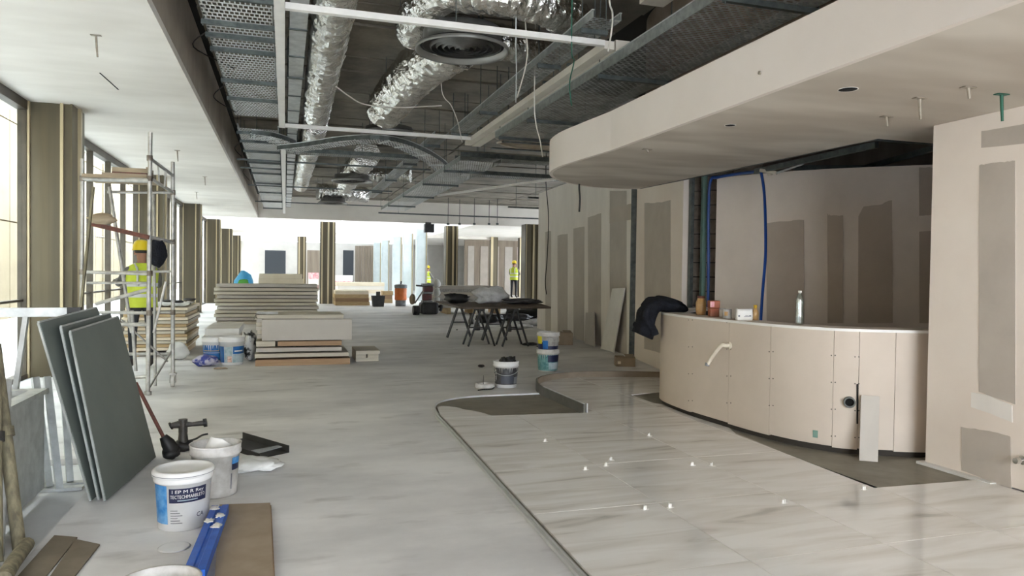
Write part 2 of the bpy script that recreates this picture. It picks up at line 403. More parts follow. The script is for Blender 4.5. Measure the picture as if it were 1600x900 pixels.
# counter plan path (base, front face) and tiled region
CPATH = smooth_path([(5.3, 8.35, 0), (4.7, 8.0, 0), (4.27, 7.6, 0), (4.03, 7.2, 0), (3.965, 6.6, 0), (3.99, 6.06, 0), (4.06, 5.42, 0), (4.2, 5.0, 0), (4.44, 4.73, 0), (4.95, 4.5, 0), (5.4, 4.42, 0)], 6)
CURB = smooth_path([(2.95, 6.86, 0), (2.92, 7.6, 0), (2.93, 8.1, 0), (3.02, 8.55, 0), (3.25, 8.95, 0), (3.6, 9.18, 0), (4.05, 9.25, 0), (4.6, 9.14, 0), (5.0, 8.98, 0), (5.35, 8.75, 0)], 5)
STRIP = [(1.385, .3), (1.37, 2.2), (1.375, 3.2), (1.41, 4.5), (1.44, 5.5), (1.465, 6.4), (1.48, 7.1)] + [tuple(p[:2]) for p in smooth_path([(1.48, 7.1, 0), (1.52, 7.5, 0), (1.64, 7.82, 0), (1.9, 8.03, 0), (2.25, 8.1, 0), (2.9, 8.1, 0)], 6)[1:]]
TZ = .024
cb = MB(); cb.prism([(1.39, .35), (4.75, .35), (4.75, 4.36), (5.4, 4.5), (5.3, 8.6)] + [(p.x + .02, p.y) for p in CURB[::-1]] + [(2.9, 8.09)] + STRIP[::-1], .001, .010)
struct(cb.build('floor', 'cement'), 'damp grey cement bed showing where floor tiles are missing')

def clip_rect(poly, x0, x1, y0, y1):
    for ax, lim, sg in ((0, x0, 1), (0, x1, -1), (1, y0, 1), (1, y1, -1)):
        out = []
        for i in range(len(poly)):
            p, q = poly[i], poly[(i + 1) % len(poly)]
            ip, iq = (p[ax] - lim) * sg >= 0, (q[ax] - lim) * sg >= 0
            if ip: out.append(p)
            if ip != iq:
                t = (lim - p[ax]) / (q[ax] - p[ax]); out.append((p[0] + (q[0] - p[0]) * t, p[1] + (q[1] - p[1]) * t))
        poly = out
        if len(poly) < 3: return []
    o = []
    for p in poly:
        if not o or (abs(p[0] - o[-1][0]) + abs(p[1] - o[-1][1])) > 1e-4: o.append(p)
    if len(o) > 2 and abs(o[0][0] - o[-1][0]) + abs(o[0][1] - o[-1][1]) < 1e-4: o.pop()
    return o
carc = [(p.x - .01, p.y) for p in CPATH if 5.75 < p.y < 7.15 and p.x < 4.3]
carc = sorted(carc, key=lambda p: p[1])
region = [(1.40, .4), (4.745, .4), (4.745, 3.885), (3.83, 3.92), (3.90, 5.60)] + carc + [(3.93, 7.18), (3.935, 7.76), (4.62, 7.96), (5.32, 8.45), (5.3, 8.72)] \
    + [(p.x + .012, p.y - .012) for p in CURB[::-1] if p.x < 5.25] + [(3.08, 6.85), (1.98, 6.93), (1.93, 7.1), (1.88, 7.22), (1.80, 7.30), (1.74, 7.46), (1.62, 7.56), (1.545, 7.52), (1.50, 7.15)] + [(1.49, 6.4), (1.46, 5.5), (1.43, 4.5), (1.395, 3.2)]
XL = [1.0, 2.235, 3.085, 3.86, 4.8, 5.8]; YL = [.2, 1.15, 2.11, 3.075, 4.02, 4.96, 5.90, 6.89, 7.85, 8.8, 9.8]
tiles = struct(MB().prism([(1.42, .5), (4.7, .5), (4.7, 3.8), (3.7, 3.85), (3.7, 6.5), (1.5, 6.5)], .0105, .0115).build('floor', 'mortar'), 'glossy cream marble tiles veined in grey beside the counter')
g = .0022
for i in range(len(XL) - 1):
    for j in range(len(YL) - 1):
        pl = clip_rect(region, XL[i] + g, XL[i + 1] - g, YL[j] + g, YL[j + 1] - g)
        if len(pl) >= 3:
            dz = random.uniform(-.0004, .0004)
            MB().prism(pl, .012, TZ + dz).build('tile', 'marble', tiles)
# metal edge trim along the tiles
st = MB(); st.ribbon([(p[0] - .012, p[1]) for p in STRIP[:7]] + [p for p in STRIP[7:]], .0, TZ + .005, .010)
o = st.build('trim_1', 'alloy'); struct(o, 'thin metal edging curving round the tiled floor')
st = MB(); st.ribbon([(p[0] - .027, p[1]) for p in STRIP[:7]], .0, TZ - .004, .016); st.build('flange', 'alloy', o)
# curved upstand
o = MB().ribbon(CURB[:18], 0, .115, .012).build('trim_2', 'ductgrey'); struct(o, 'dark curved metal upstand standing on the floor beyond the tiles')
MB().ribbon(CURB[17:], 0, .10, .03).build('render_strip', 'beam', o)
a, b = CURB[0], CURB[1]
MB().bar((a.x + .03, a.y, .0), (a.x + .03, a.y, .12), .03, .012).bar((a.x - .008, a.y, .118), (a.x - .03, 8.0, .118), .022, .006).build('end_stop', 'galv', o)

# ------------------------------------------------------------------ ceiling
ZC = 4.55; ZH = ZC - .052
cl = struct(MB().span((-3.6, -6, ZC), (20, 31.7, ZC + .25)).span((8.2, 31.7, ZC), (20, 62, ZC + .25)).build('ceiling', 'slabdark'), 'dark raw concrete slab above the services')
y = 2.0; k = 0
sp = {}
while y < 31.2:
    w = .72
    for x0, x1 in ((-1.0, 4.0),) if y < 11.2 else ((-1.0, 4.0), (4.05, 9.0), (9.05, 14.0)):
        key = x0
        if key not in sp: sp[key] = MB().span((x0, 0, 0), (x1, w - .045, .05)).mesh('slab_panel', M['slab'], Vector((0, 0, 0)))
        o = bpy.data.objects.new('slab_panel', sp[key]); C.objects.link(o); o.parent = cl
        o.location = Vector((0, y, ZC - .03 - .02 * (k % 3 == 1))) - WLOC[cl.name]
    y += w; k += 1
struct(MB().span((-3.6, -6, 3.6), (-1.07, 31.4, 3.68)).build('ceiling', 'softL'), 'white lowered ceiling over the window side with hanger stubs')
struct(MB().span((-1.13, -6, 3.681), (-1.07, 31.4, ZC - .06)).build('trim_3', 'return'), 'grey brown side of the lowered ceiling')
struct(MB().span((-3.6, 31.41, 3.6), (20, 31.7, ZC - .001)).build('trim_4', 'softL'), 'pale bulkhead across the hall at the far end')
struct(MB().span((8.2, 31.71, 3.61), (20, 57.3, 3.7)).build('ceiling', 'farwhite'), 'white ceiling of the side hall')
sk = bpy.data.materials.new('light_fill_panel'); sk.use_nodes = True; _n = sk.node_tree.nodes; _b = _n['Principled BSDF']; _b.inputs['Base Color'].default_value = (.8, .8, .79, 1)  # translucent ceiling panes added so sky light brightens the far hall
_t = _n.new('ShaderNodeBsdfTranslucent'); _t.inputs[0].default_value = (.10, .10, .098, 1); _x = _n.new('ShaderNodeAddShader'); sk.node_tree.links.new(_t.outputs[0], _x.inputs[0]); sk.node_tree.links.new(_b.outputs[0], _x.inputs[1]); sk.node_tree.links.new(_x.outputs[0], _n['Material Output'].inputs[0]); _b.inputs['Base Color'].default_value = (.6, .6, .58, 1)
skl = struct(MB().span((-3.6, 31.71, 3.66), (-3.4, 57.3, 3.75)).span((-3.4, 31.71, 3.66), (8.2, 31.9, 3.75)).span((-3.4, 44.4, 3.62), (8.2, 44.7, 3.75)).span((-3.4, 57, 3.66), (8.2, 57.3, 3.75)).build('ceiling', 'farwhite'), 'white far hall ceiling with translucent panes added for light')
for i_ in range(4):
    for j_ in range(8):
        x0_ = -3.4 + 2.9 * i_; y0_ = 31.9 + 3.1375 * j_
        MB().add([(x0_, y0_, 3.66), (x0_ + 2.893, y0_, 3.66), (x0_ + 2.893, y0_ + 3.13, 3.66), (x0_, y0_ + 3.13, 3.66)], [(0, 1, 2, 3)]).build('light_fill_pane', sk, skl)
struct(MB().span((-3.3, 42, 3.46), (12, 42.25, 3.609)).build('trim_5', 'softL'), 'narrow drop beam across the far ceiling')
# right-hand lowered ceiling with rounded end
ZR = 2.63
outer = smooth_path([(2.955, 6.3, 0), (2.90, 7.0, 0), (2.88, 7.5, 0), (2.97, 8.0, 0), (3.22, 8.46, 0), (3.55, 8.8, 0), (3.95, 9.02, 0), (4.35, 9.05, 0), (4.62, 8.98, 0)], 6)
OUT = [(2.955, -6), (2.955, 2.0), (2.955, 5.0)] + [(p.x, p.y) for p in outer]
sof = MB().span((2.955, -6, ZR), (6.2, 4.95, ZR + .05))
OE = [p for p in OUT if p[1] > 5.5]
INN = [(4.79 - .17 * i / len(OE), 4.95 + 4.03 * i / len(OE)) for i in range(len(OE))]
rowo = [(2.955, 4.95)] + OE[1:]
vs = [(p[0], p[1], z) for z in (ZR, ZR + .05) for p in rowo] + [(p[0], p[1], z) for z in (ZR, ZR + .05) for p in INN]
n = len(rowo)
fs = []
for i in range(n - 1): fs += [(i, i + 1, 2 * n + i + 1, 2 * n + i), (n + i, 3 * n + i, 3 * n + i + 1, n + i + 1), (i, n + i, n + i + 1, i + 1), (2 * n + i, 2 * n + i + 1, 3 * n + i + 1, 3 * n + i)]
sof.add(vs, fs)
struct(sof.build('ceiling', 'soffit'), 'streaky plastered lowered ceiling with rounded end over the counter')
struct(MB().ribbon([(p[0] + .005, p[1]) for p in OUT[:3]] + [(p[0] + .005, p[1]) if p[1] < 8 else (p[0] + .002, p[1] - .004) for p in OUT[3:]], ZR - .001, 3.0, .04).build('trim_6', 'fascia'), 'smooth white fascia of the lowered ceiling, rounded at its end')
struct(MB().ribbon([(4.64, 8.97), (4.72, 7.6), (4.81, 5.03), (6.2, 4.96)], ZR + .001, ZR + .13, .03).build('trim_7', 'galvdark'), 'dark metal edge of the opening above the counter')
BEAM = [(4.05, -6), (4.05, 6.5)] + [(p.x, p.y) for p in smooth_path([(4.05, 6.5, 0), (4.06, 7.4, 0), (4.25, 8.0, 0), (4.7, 8.4, 0)], 5)[1:]]
struct(MB().ribbon(BEAM, ZR + .06, ZC - .04, .1).build('wall_upper', 'beam'), 'rough brown grey upstand behind the white fascia')

# ------------------------------------------------------------------ walls
struct(MB().span((-3.6, -6, 3.681), (-3.3, 62, ZC - .001)).build('wall_left', 'return'))
struct(MB().span((20, -6, -.25), (20.3, 19, ZC)).span((20, 19, -.25), (20.3, 62, .8)).span((20, 19, 3.6), (20.3, 62, ZC)).span((20, 40, .8), (20.3, 62, 3.6)).build('wall_right', 'farbrown'))  # unseen outer wall; its long gap is added to light the mid hall
struct(MB().span((4.9, -6.2, 0), (20, -6, ZC)).build('wall_back_light_block', 'farbrown'))  # unseen wall added to stop sky light leaking into the counter void
struct(MB().span((-3.6, -6.2, -.25), (-.9, -6, ZC)).build('wall_rear_light_block', 'wallR'))  # unseen wall sized to narrow the sky light coming from behind
struct(MB().span((-3.6, -6, -.25), (-3.3, 3.3, 3.6)).build('wall_left', 'wallR'))
struct(MB().span((6.05, 10.9, 0), (20, 11.1, ZC - .001)).build('wall_light_block', 'farbrown'))  # unseen wall added to keep side hall daylight out of the counter void
# near right wall
WR = [(4.76, 4.37), (4.76, -6)]
wr = struct(MB().span((4.76, -6, .03), (4.92, 4.37, ZR - .002)).build('wall_near', 'wallR'), 'skimmed white wall at the right with grey bare patches')
wall_patch(WR, [1534, 1567, 1620], [205, 200, 190], [231, 228, 222], wob=.6).build('bare_patch', 'board', wr)
wall_patch(WR, [1530, 1545, 1570, 1587], [258, 256, 253, 251], [612, 618, 626, 632], wob=.8).build('bare_patch', 'board', wr)
wall_patch(WR, [1503, 1530, 1560, 1580], [668, 671, 677, 682], [735, 745, 757, 764], wob=.8).build('bare_patch', 'board', wr)
wall_patch(WR, [1518, 1545, 1582], [613, 618, 634], [636, 645, 660], wob=.6).build('trowel_coat', 'skim', wr)
struct(MB().span((4.70, 3.78, TZ * .5), (4.93, 4.40, .03)).build('trim_8', 'gypwhite'), 'pale broken sill strip under the near wall')
# long partition, panel by the niche
PA = [(6.46, 18.1), (6.22, 13.75), (5.92, 11.62)]
pa = struct(MB().ribbon(PA, 0, 3.57, .12).build('wall_partition', 'skim'), 'drywall partition with pale jointed strips')
PAf = [(p[0] - .06, p[1]) for p in PA]
for xs, tp, bt in (([852, 861], [362, 361], [520, 520]), ([871, 887], [368, 365], [524, 530]), ([896, 913], [357, 354], [532, 537]), ([919, 939], [340, 333], [540, 547])):
    wall_patch(PAf, xs, tp, bt, wob=.4).build('bare_panel', 'boardmid', pa)
wall_patch(PAf, [953, 988], [298, 298], [553, 560]).build('bare_panel', 'boardmid', pa)
wall_patch(PAf, [953, 970, 988], [326, 322, 318], [349, 346, 343], t=.007, wob=.6).build('trowel_coat', 'board', pa)
PB = [(5.88, 11.35), (5.37, 8.95)]
pb = struct(MB().ribbon(PB, 0, ZC - .1, .12).build('wall_panel', 'wallR'), 'white drywall panel with one tall bare board')
PBf = [(p[0] - .06, p[1]) for p in PB]
wall_patch(PBf, [1007, 1020, 1034, 1048], [317, 317, 316, 312], [545, 548, 552, 555], wob=.5).build('bare_panel', 'board', pb)
MB().bar((5.84, 11.5, 0), (5.84, 11.5, 4.4), .03, .1).build('edge_trim', 'galvdark', pb)
# open stud bay and blockwork
KB = [(5.50, 9.28), (6.15, 8.62)]
bw = struct(MB().ribbon([(p[0] + .05, p[1] + .05) for p in KB], 0, 3.6, .06).build('wall_blocks', 'mortar'), 'bare grey blockwork in the gap beside the niche')
dv = Vector((KB[1][0] - KB[0][0], KB[1][1] - KB[0][1], 0)); dl = dv.length; dv.normalize()
blk = MB().box((0, 0, 0), (.385, .07, .19)).mesh('block', M['block'], Vector((0, 0, 0)))
for r in range(17):
    for q in range(-1, 3):
        t = q * .4 + (.2 if r % 2 else 0) + .1
        if -.1 < t < dl + .1:
            o = bpy.data.objects.new('block', blk); C.objects.link(o); o.parent = bw
            p = Vector((*KB[0], 0)) + dv * t; p.z = .1 + r * .205
            o.location = p - WLOC[bw.name]; o.rotation_euler = (0, 0, math.atan2(dv.y, dv.x))
    # studs of the open bay
def stud(x, y, m, w=.05, d=.05, lab=None, z1=3.2):
    o = MB().span((x - w / 2, y - .002, 0), (x + w / 2, y + .002, z1)).span((x - w / 2, y, 0), (x - w / 2 + .004, y + d, z1)).span((x + w / 2 - .004, y, 0), (x + w / 2, y + d, z1)).build('metal_stud', m)
    tag(o, lab, 'stud'); return o
stud(5.40, 8.86, 'galvdark', .05, .06, 'dark steel stud at the edge of the white drywall panel')
stud(5.60, 8.87, 'teal', .065, .05, 'pale green coated stud in front of the blockwork')
# niche wall
NP = [tuple(p[:2]) for p in smooth_path([(5.72, 8.72, 0), (6.0, 8.12, 0), (6.45, 7.5, 0), (7.3, 6.78, 0), (7.9, 6.4, 0), (8.6, 6.1, 0)], 6)]
nw = struct(MB().ribbon(NP, 0, 2.8, .1).build('wall_niche', 'niche'), 'curved plasterboard wall of the niche behind the counter')
NPf = [(p[0] - .045, p[1] - .04) for p in NP]
for xs, tp, bt in (([1198, 1225, 1256], [349, 346, 343], [505] * 3), ([1293, 1296, 1305, 1318], [334, 336, 337, 337], [505] * 4), ([1341, 1349, 1372, 1394], [338, 322, 321, 312], [505] * 4), ([1436, 1450, 1464], [262, 262, 262], [505] * 3)):
    wall_patch(NPf, xs, tp, bt, wob=.8).build('bare_panel', 'nichedark', nw)
wall_patch(NPf, [1434, 1450, 1464], [338, 336, 335], [362, 361, 360], t=.007, wob=.6).build('trowel_coat', 'niche', nw)
# far walls
fw = struct(MB().span((-3.6, 57, 0), (20, 57.3, 3.61)).build('wall_far', 'farwall'), 'pale far end wall with a dark opening')
def far_rect(px0, px1, py0, py1, y, name, m, par, t=.04):
    a = PY(px0, py0, y); b = PY(px1, py1, y); return MB().span((a.x, y - t, max(b.z, 0.01)), (b.x, y + .001, a.z)).build(name, m, par)
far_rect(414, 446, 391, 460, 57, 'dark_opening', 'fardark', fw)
far_rect(480, 500, 391, 460, 57, 'brown_panel', 'farbrown', fw)
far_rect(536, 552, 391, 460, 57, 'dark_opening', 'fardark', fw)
for q in range(6): far_rect(555 + q * 5, 559 + q * 5, 384, 460, 57, 'brown_strip', 'farbrown', fw)
ew = struct(MB().span((11.2, 46, 0), (20, 46.2, 3.61)).build('wall_extension', 'farbrown'), 'brown unfinished wall of the side hall')
for q in range(10):
    x = 11.4 + q * .84
    MB().span((x, 45.96, .0), (x + .42 + .1 * (q % 2), 46.001, 3.2)).build('lining_board', 'board' if q % 3 else 'boardmid', ew)
# door-like bright leaf in the side hall
o = far_rect(700, 713, 375, 463, 44, 'white_door_leaf', 'farwhite', None, .06); tag(o, 'white door leaf glowing in daylight between brown boards', 'door')

# ------------------------------------------------------------------ windows on the left
XW = -3.25
bays = [(3.9, 10.85), (11.55, 18.3), (19.0, 25.8), (26.5, 33.3), (34, 40.8), (41.5, 48.3), (49, 56.8)]
for n, (y0, y1) in enumerate(bays):
    fr = MB().span((XW - .06, y0, 3.48), (XW + .06, y1, 3.6 if y0 < 31 else 3.61)).span((XW - .06, y0, -.04), (XW + .06, y1, .06))
    k = 5; ys = [y0 + (y1 - y0) * q / k for q in range(k + 1)]
    for q, yy_ in enumerate(ys):
        w = .04; fr.span((XW - .05, yy_ - w / 2, .06), (XW + .05, yy_ + w / 2, 3.48))
    fr.span((XW - .04, y0, 1.0), (XW + .02, y1, 1.03))
    o = struct(fr.build('window_%d' % (n + 1), 'mull'))
    for q in range(k): MB().span((XW - .004, ys[q] + .02, .06), (XW + .004, ys[q + 1] - .02, 3.48)).build('pane', 'glass', o)
# building opposite
fa = struct(MB().span((-8.3, -14, -.3), (-8.0, 76, 9)).build('wall_outside', 'facadedark'), 'cream stone front of the building across the street')
pm_ = MB().span((0, -.55, 0), (.06, .55, 3.0)).mesh('facade_panel', M['facade'], Vector((0, 0, 0)))
for q in range(77):
    for r in range(3):
        o = bpy.data.objects.new('facade_panel', pm_); C.objects.link(o); o.parent = fa
        o.location = Vector((-8.0 - .01 + (.05 if q % 4 == 0 else 0), -13.4 + q * 1.16, -.2 + r * 3.04)) - WLOC[fa.name]

# ------------------------------------------------------------------ columns
def column(x, y, w, d, label, m='steelcol', group=None, h=3.6, fins=((-.36, .035), (.3, .035)), edge='coledge'):
    t = thing('column', label, 'column', (x, y, 0), group=group)
    MB().span((-w / 2, -d / 2, 0), (w / 2, d / 2, h)).build('shaft', m, t, True)
    for fx, fwid in fins:
        MB().span((fx * w - fwid / 2, -d / 2 - .045, 0), (fx * w + fwid / 2, -d / 2 + .001, h)).build('flange', edge, t, True)
    for sx in (-1, 1):
        MB().span((sx * w / 2 - .015 * (sx > 0) - .005, -d / 2 - .03, 0), (sx * w / 2 + .015 * (sx < 0) + .005, -d / 2 + .05, h)).build('corner_strip', m, t, True)
    MB().span((w / 2 - .001, -.05, 0), (w / 2 + .04, .02, h)).build('side_flange', edge, t, True)
    return t
names = ['nearest bronze clad column between the windows at left', 'bronze clad column by the windows behind the scaffold', 'bronze clad column by the windows behind the tall plasterboard stack']
for n, yc in enumerate((11.2, 18.65, 26.15, 33.65, 41.15, 48.65)):
    column(-2.98, yc, .58, .6, names[n] if n < 3 else 'bronze clad column far down the window wall', group=None if n < 3 else 'far window columns')
column(1.78, 33.0, .62, .5, 'brown clad column standing alone in mid hall between the board stacks', fins=((-.38, .06), (.05, .07), (.40, .06)))
column(7.35, 33.0, .56, .5, 'brown clad column behind the floor grinding machine', fins=((-.42, .06), (.1, .08), (.42, .04)))
column(10.35, 30.2, .74, .6, 'broad brown clad column at the end of the drywall partition', fins=((-.45, .03), (.0, .08), (.3, .05)))
column(12.0, 42.0, .4, .4, 'slim yellowish column against the brown side wall, left one', fins=((-.4, .14),), h=3.61)
column(13.9, 42.0, .6, .4, 'slim yellowish column beside the standing worker, right one', fins=((-.4, .14),), h=3.61)
blu = mat('pale_column', 'c6d2d4', 'd5dee0', scale=2, rough=.5, world=True)  # bluish window light on the columns put into their base colour
for n, yc in enumerate((36.2, 40.4, 44.5, 50.0, 54.5)):
    column(6.55, yc, .52, .45, 'column coloured for bluish daylight, nearest in the receding row' if n == 0 else 'column coloured for bluish daylight in the receding row toward the far wall', m=blu, group='receding row of daylit columns', fins=((.42, .06),))
column(1.0, 48, .5, .45, 'brown clad column in front of the far wall beside the dark opening', fins=((-.3, .08), (.3, .08)))

# ------------------------------------------------------------------ counter
def inset(path, d):
    out = []
    for i, p in enumerate(path):
        a = path[max(i - 1, 0)]; b = path[min(i + 1, len(path) - 1)]; t = (Vector(b) - Vector(a)).normalized()
        out.append(Vector((p[0] - t.y * d, p[1] + t.x * d, 0)))
    return out
ct = thing('curved_counter', 'curved reception counter clad in beige plasterboard with screw lines', 'counter', (4.6, 6.2, 0))
DC = smooth_path(CPATH, 3)
ZT = 1.035
def px_of(p):
    v = Vector((p[0], p[1], .5)) - CAM; return 800 + F * v.dot(CR) / v.dot(_f)
seams = [1079, 1139, 1205, 1302, 1339, 1400]
cut = [0]
for sx in seams:
    best = min((abs(px_of(p) - sx), i) for i, p in enumerate(DC) if i > len(DC) * .3); cut.append(best[1])
cut.append(len(DC) - 1)
for i in range(len(cut) - 1):
    seg = inset(DC, .012)[cut[i]:cut[i + 1] + 1]
    if len(seg) < 2: continue
    d0 = (seg[1] - seg[0]).normalized() * .0016; seg[0] = seg[0] + d0; seg[-1] = seg[-1] - d0
    MB().ribbon(seg, .055 + .01 * (i % 2), ZT - .003, .024).build('counter_panel', 'counter', ct)
MB().ribbon(inset(DC, .11), .01, ZT - .004, .16).build('framing', 'mortar', ct)
top = MB(); A = inset(DC, -.002); B = inset(DC, .30)
n = len(A); vs = [(p.x, p.y, z) for z in (ZT - .022, ZT) for p in A] + [(p.x, p.y, z) for z in (ZT - .022, ZT) for p in B]
fs = []
for i in range(n - 1):
    fs += [(n + i, n + i + 1, 3 * n + i + 1, 3 * n + i), (i, 2 * n + i, 2 * n + i + 1, i + 1), (i, i + 1, n + i + 1, n + i), (2 * n + i, 3 * n + i, 3 * n + i + 1, 2 * n + i + 1)]
top.add(vs, fs); top.build('counter_top', 'niche', ct)
MB().ribbon(A, ZT - .022, ZT + .001, .008).build('top_edge', 'white', ct)
sc = MB()
CF = [(p.x, p.y) for p in DC if True]
for sx in seams[:5]:
    for py in range(500, 720, 42):
        for dx in (-3, 3):
            h = path_hit(sx + dx, py + (sx - 1079) * .06, CF)
            if h and .1 < h[0].z < ZT - .02: p, nn = h; sc.cyl(p - nn * .002, p + nn * .003, .0055, 6)
tag(sc.build('screws', 'screw', ct), kind='stuff')
# white drain pipe stub
h = path_hit(1140, 540, CF)
p, nn = h
t_ = Vector((-nn.y, nn.x, 0)); t_ = t_ if t_.dot(CR) < 0 else -t_
pp = thing('drain_pipe', 'white bent drain pipe stub sticking out of the counter front', 'pipe', tuple(p))
MB().lathe([(.001, 0), (.036, 0), (.034, .006), (.02, .012)], 16).build('wall_collar', 'plumb', pp, True).rotation_euler = nn.to_track_quat('Z', 'Y').to_euler()
MB().tube(smooth_path([p, p + nn * .05, p + nn * .08 + t_ * .02, p + nn * .10 + t_ * .10 + Vector((0, 0, -.09)), p + nn * .13 + t_ * .16 + Vector((0, 0, -.20))], 5), .019, 10).build('pipe_bend', 'plumb', pp)
q = p + nn * .13 + t_ * .16 + Vector((0, 0, -.20))
MB().cyl(q + Vector((.004, 0, .02)), q - Vector((.004, 0, .008)), .0225, 10).build('pipe_end', 'greyplastic', pp)
# grey waste outlet low on the counter
p, nn = path_hit(1327, 628, CF)
wo = thing('waste_outlet', 'round grey waste pipe opening low on the counter front', 'pipe', tuple(p))
o = MB().lathe([(.033, -.02), (.044, -.02), (.046, .03), (.044, .036), (.034, .036), (.033, -.02)], 22).build('pipe_ring', 'pvc', wo, True); o.rotation_euler = nn.to_track_quat('Z', 'Y').to_euler()
o2 = MB().lathe([(.0, .008), (.034, .008)], 22).build('pipe_bore', 'hole', wo, True); o2.rotation_euler = nn.to_track_quat('Z', 'Y').to_euler()
h1, h2 = path_hit(1339.5, 600, CF), path_hit(1339.5, 662, CF)
MB().bar(h1[0] + h1[1] * .003, h2[0] + h2[1] * .003, .012, .004, up=h1[1]).build('torn_slit', 'hole', ct)
# leaning offcut
b0, b1 = PZ(1342, 722), PZ(1371, 724); h1 = path_hit(1344, 617, CF); h2 = path_hit(1372, 619, CF)
t1 = h1[0] + h1[1] * .025; t2 = h2[0] + h2[1] * .025
nn = (b1 - b0).cross(t1 - b0).normalized(); nn = nn if nn.y < 0 else -nn
o = MB().plate([b0 + Vector((0, 0, .011)), b1 + Vector((0, 0, .011)), t2, t1], nn, .013).build('board_offcut', 'greyboard'); tag(o, 'narrow pale offcut leaning on the counter beside the waste outlet', 'board')
# green tape
h1 = path_hit(1274, 678, CF); p, nn = h1
t_ = Vector((-nn.y, nn.x, 0))
o = MB().plate([p + t_ * .02 + Vector((0, 0, -.03)), p - t_ * .02 + Vector((0, 0, -.03)), p - t_ * .02 + Vector((0, 0, .03)), p + t_ * .02 + Vector((0, 0, .03))], nn, .004).build('tape_piece', 'teal', ct)

def on_counter(px, py): return PZ(px, py, ZT)
def inside(px, back=.15):
    # a spot on the counter top under pixel column px, `back` metres behind the front edge
    h = path_hit(px, 490, CF); return Vector((h[0].x, h[0].y, ZT)) - h[1] * back
# bottle
p = inside(1231, .17)
bt = thing('water_bottle', 'clear empty plastic bottle standing on the counter', 'bottle', tuple(p))
MB().lathe([(.001, .0), (.034, .001), (.036, .02), (.034, .06), (.036, .07), (.034, .09), (.030, .14), (.034, .19), (.034, .215), (.026, .245), (.013, .268), (.0125, .285), (.011, .285), (.0115, .268), (.024, .243), (.032, .214), (.032, .19), (.028, .14), (.032, .09), (.032, .02), (.001, .004)], 20).build('bottle_body', 'pet', bt, True)
MB().lathe([(.001, .276), (.0145, .276), (.0145, .296), (.001, .297)], 14).build('cap', 'white', bt, True)
# paper pack and yellow-capped bottle
p = inside(1145, .13)
ang = math.atan2(CR.y, CR.x)
pk = thing('wet_wipe_pack', 'white soft pack lying beside a small tin on the counter', 'pack', tuple(p), ang)
bm_ = MB(); prof = []
N_ = 24
for zz_, sc_ in ((.0, .92), (.012, 1.0), (.05, 1.02), (.085, .96), (.10, .93)):
    for j in range(N_):
        a = 2 * math.pi * j / N_; ca, sa = math.cos(a), math.sin(a)
        x = math.copysign(abs(ca) ** .45, ca) * .078 * sc_; yv = math.copysign(abs(sa) ** .45, sa) * .04 * sc_
        prof.append((x, yv, zz_ + (.012 * (ca * ca) if zz_ > .08 else 0)))
bm_.add(prof, [(i * N_ + j, i * N_ + (j + 1) % N_, (i + 1) * N_ + (j + 1) % N_, (i + 1) * N_ + j) for i in range(4) for j in range(N_)] + [tuple(range(N_ - 1, -1, -1)), tuple(range(4 * N_, 5 * N_))], True)
bm_.build('pack_body', 'white', pk, True)
for x0, x1, z0, z1 in ((.0, .03, .045, .05), (-.01, .035, .036, .04), (.036, .055, .038, .05), (-.065, -.05, .035, .05)):
    MB().span((x0, -.0425, z0), (x1, -.038, z1)).build('print_mark', 'print', pk, True)
p = inside(1148, .24)
bt2 = thing('small_bottle', 'small bottle with yellow cap behind the white pack', 'bottle', tuple(p))
MB().lathe([(.001, 0), (.03, .001), (.031, .07), (.022, .1), (.012, .115), (.001, .115)], 16).build('bottle_body', 'amber', bt2, True)
MB().lathe([(.016, .113), (.017, .145), (.001, .146)], 14).build('cap', 'yellowcap', bt2, True)
p = inside(1119, .13)
tn = thing('paint_tin', 'small white tin with worn label at the pack\'s left', 'tin', tuple(p))
MB().lathe([(.001, 0), (.042, .001), (.042, .088), (.044, .092), (.04, .094), (.037, .086), (.001, .084)], 20).build('tin_body', 'bucketdirty', tn, True)
MB().lathe([(.0428, .03), (.0428, .07)], 6, a0=R(200), a1=R(250)).build('label', 'amber', tn, True)
p = inside(1089, .2)
tt = thing('terracotta_tub', 'terracotta coloured square tub beside the black jacket on the counter', 'tub', tuple(p), ang)
MB().span((-.05, -.045, .002), (.045, .045, .085)).build('tub_body', 'redbrown', tt, True, .008)
MB().span((-.055, -.05, .085), (.05, .05, .165)).build('tub_upper', 'redbrown', tt, True, .008)
MB().span((-.05, -.052, .10), (-.01, -.049, .155)).build('label', 'pinkwrap', tt, True)
p = inside(1063, .24)
jr = thing('dusty_jar', 'dusty jar with brown lid behind the black jacket', 'jar', tuple(p))
MB().lathe([(.001, 0), (.05, .001), (.055, .05), (.055, .13), (.04, .165), (.036, .18), (.001, .18)], 18).build('jar_body', 'amber', jr, True)
MB().lathe([(.04, .178), (.041, .2), (.001, .202)], 16).build('jar_lid', 'rust', jr, True)
# jacket draped over the counter end
jk = MB()
c0 = path_hit(1036, 488, CF)[0]; nrm = path_hit(1036, 488, CF)[1]
side = Vector((CR.x, CR.y, 0)).normalized(); toward = Vector((-_f.x, -_f.y, 0)).normalized()
prof = [(-.02, .075, .30), (.06, .10, .12), (.02, .15, .02), (-.07, .14, -.06), (-.13, .06, -.12), (-.16, -.08, -.14), (-.185, -.19, -.13), (-.19, -.235, -.11)]
rows = 22; vs = []
secs = [  # u along right, z up, half width (depth), for a cloth ridge following the edge down
    (.21, .045, .07), (.17, .09, .13), (.09, .125, .16), (.0, .14, .17), (-.09, .125, .17), (-.155, .06, .17), (-.19, -.04, .16), (-.215, -.12, .15), (-.22, -.18, .12)]
secs = [(a, b, c) for a, b, c in secs]
SP = smooth_path(secs, 4)
base = c0 + Vector((0, 0, 0)); base.z = ZT
n1 = 22; vs = []
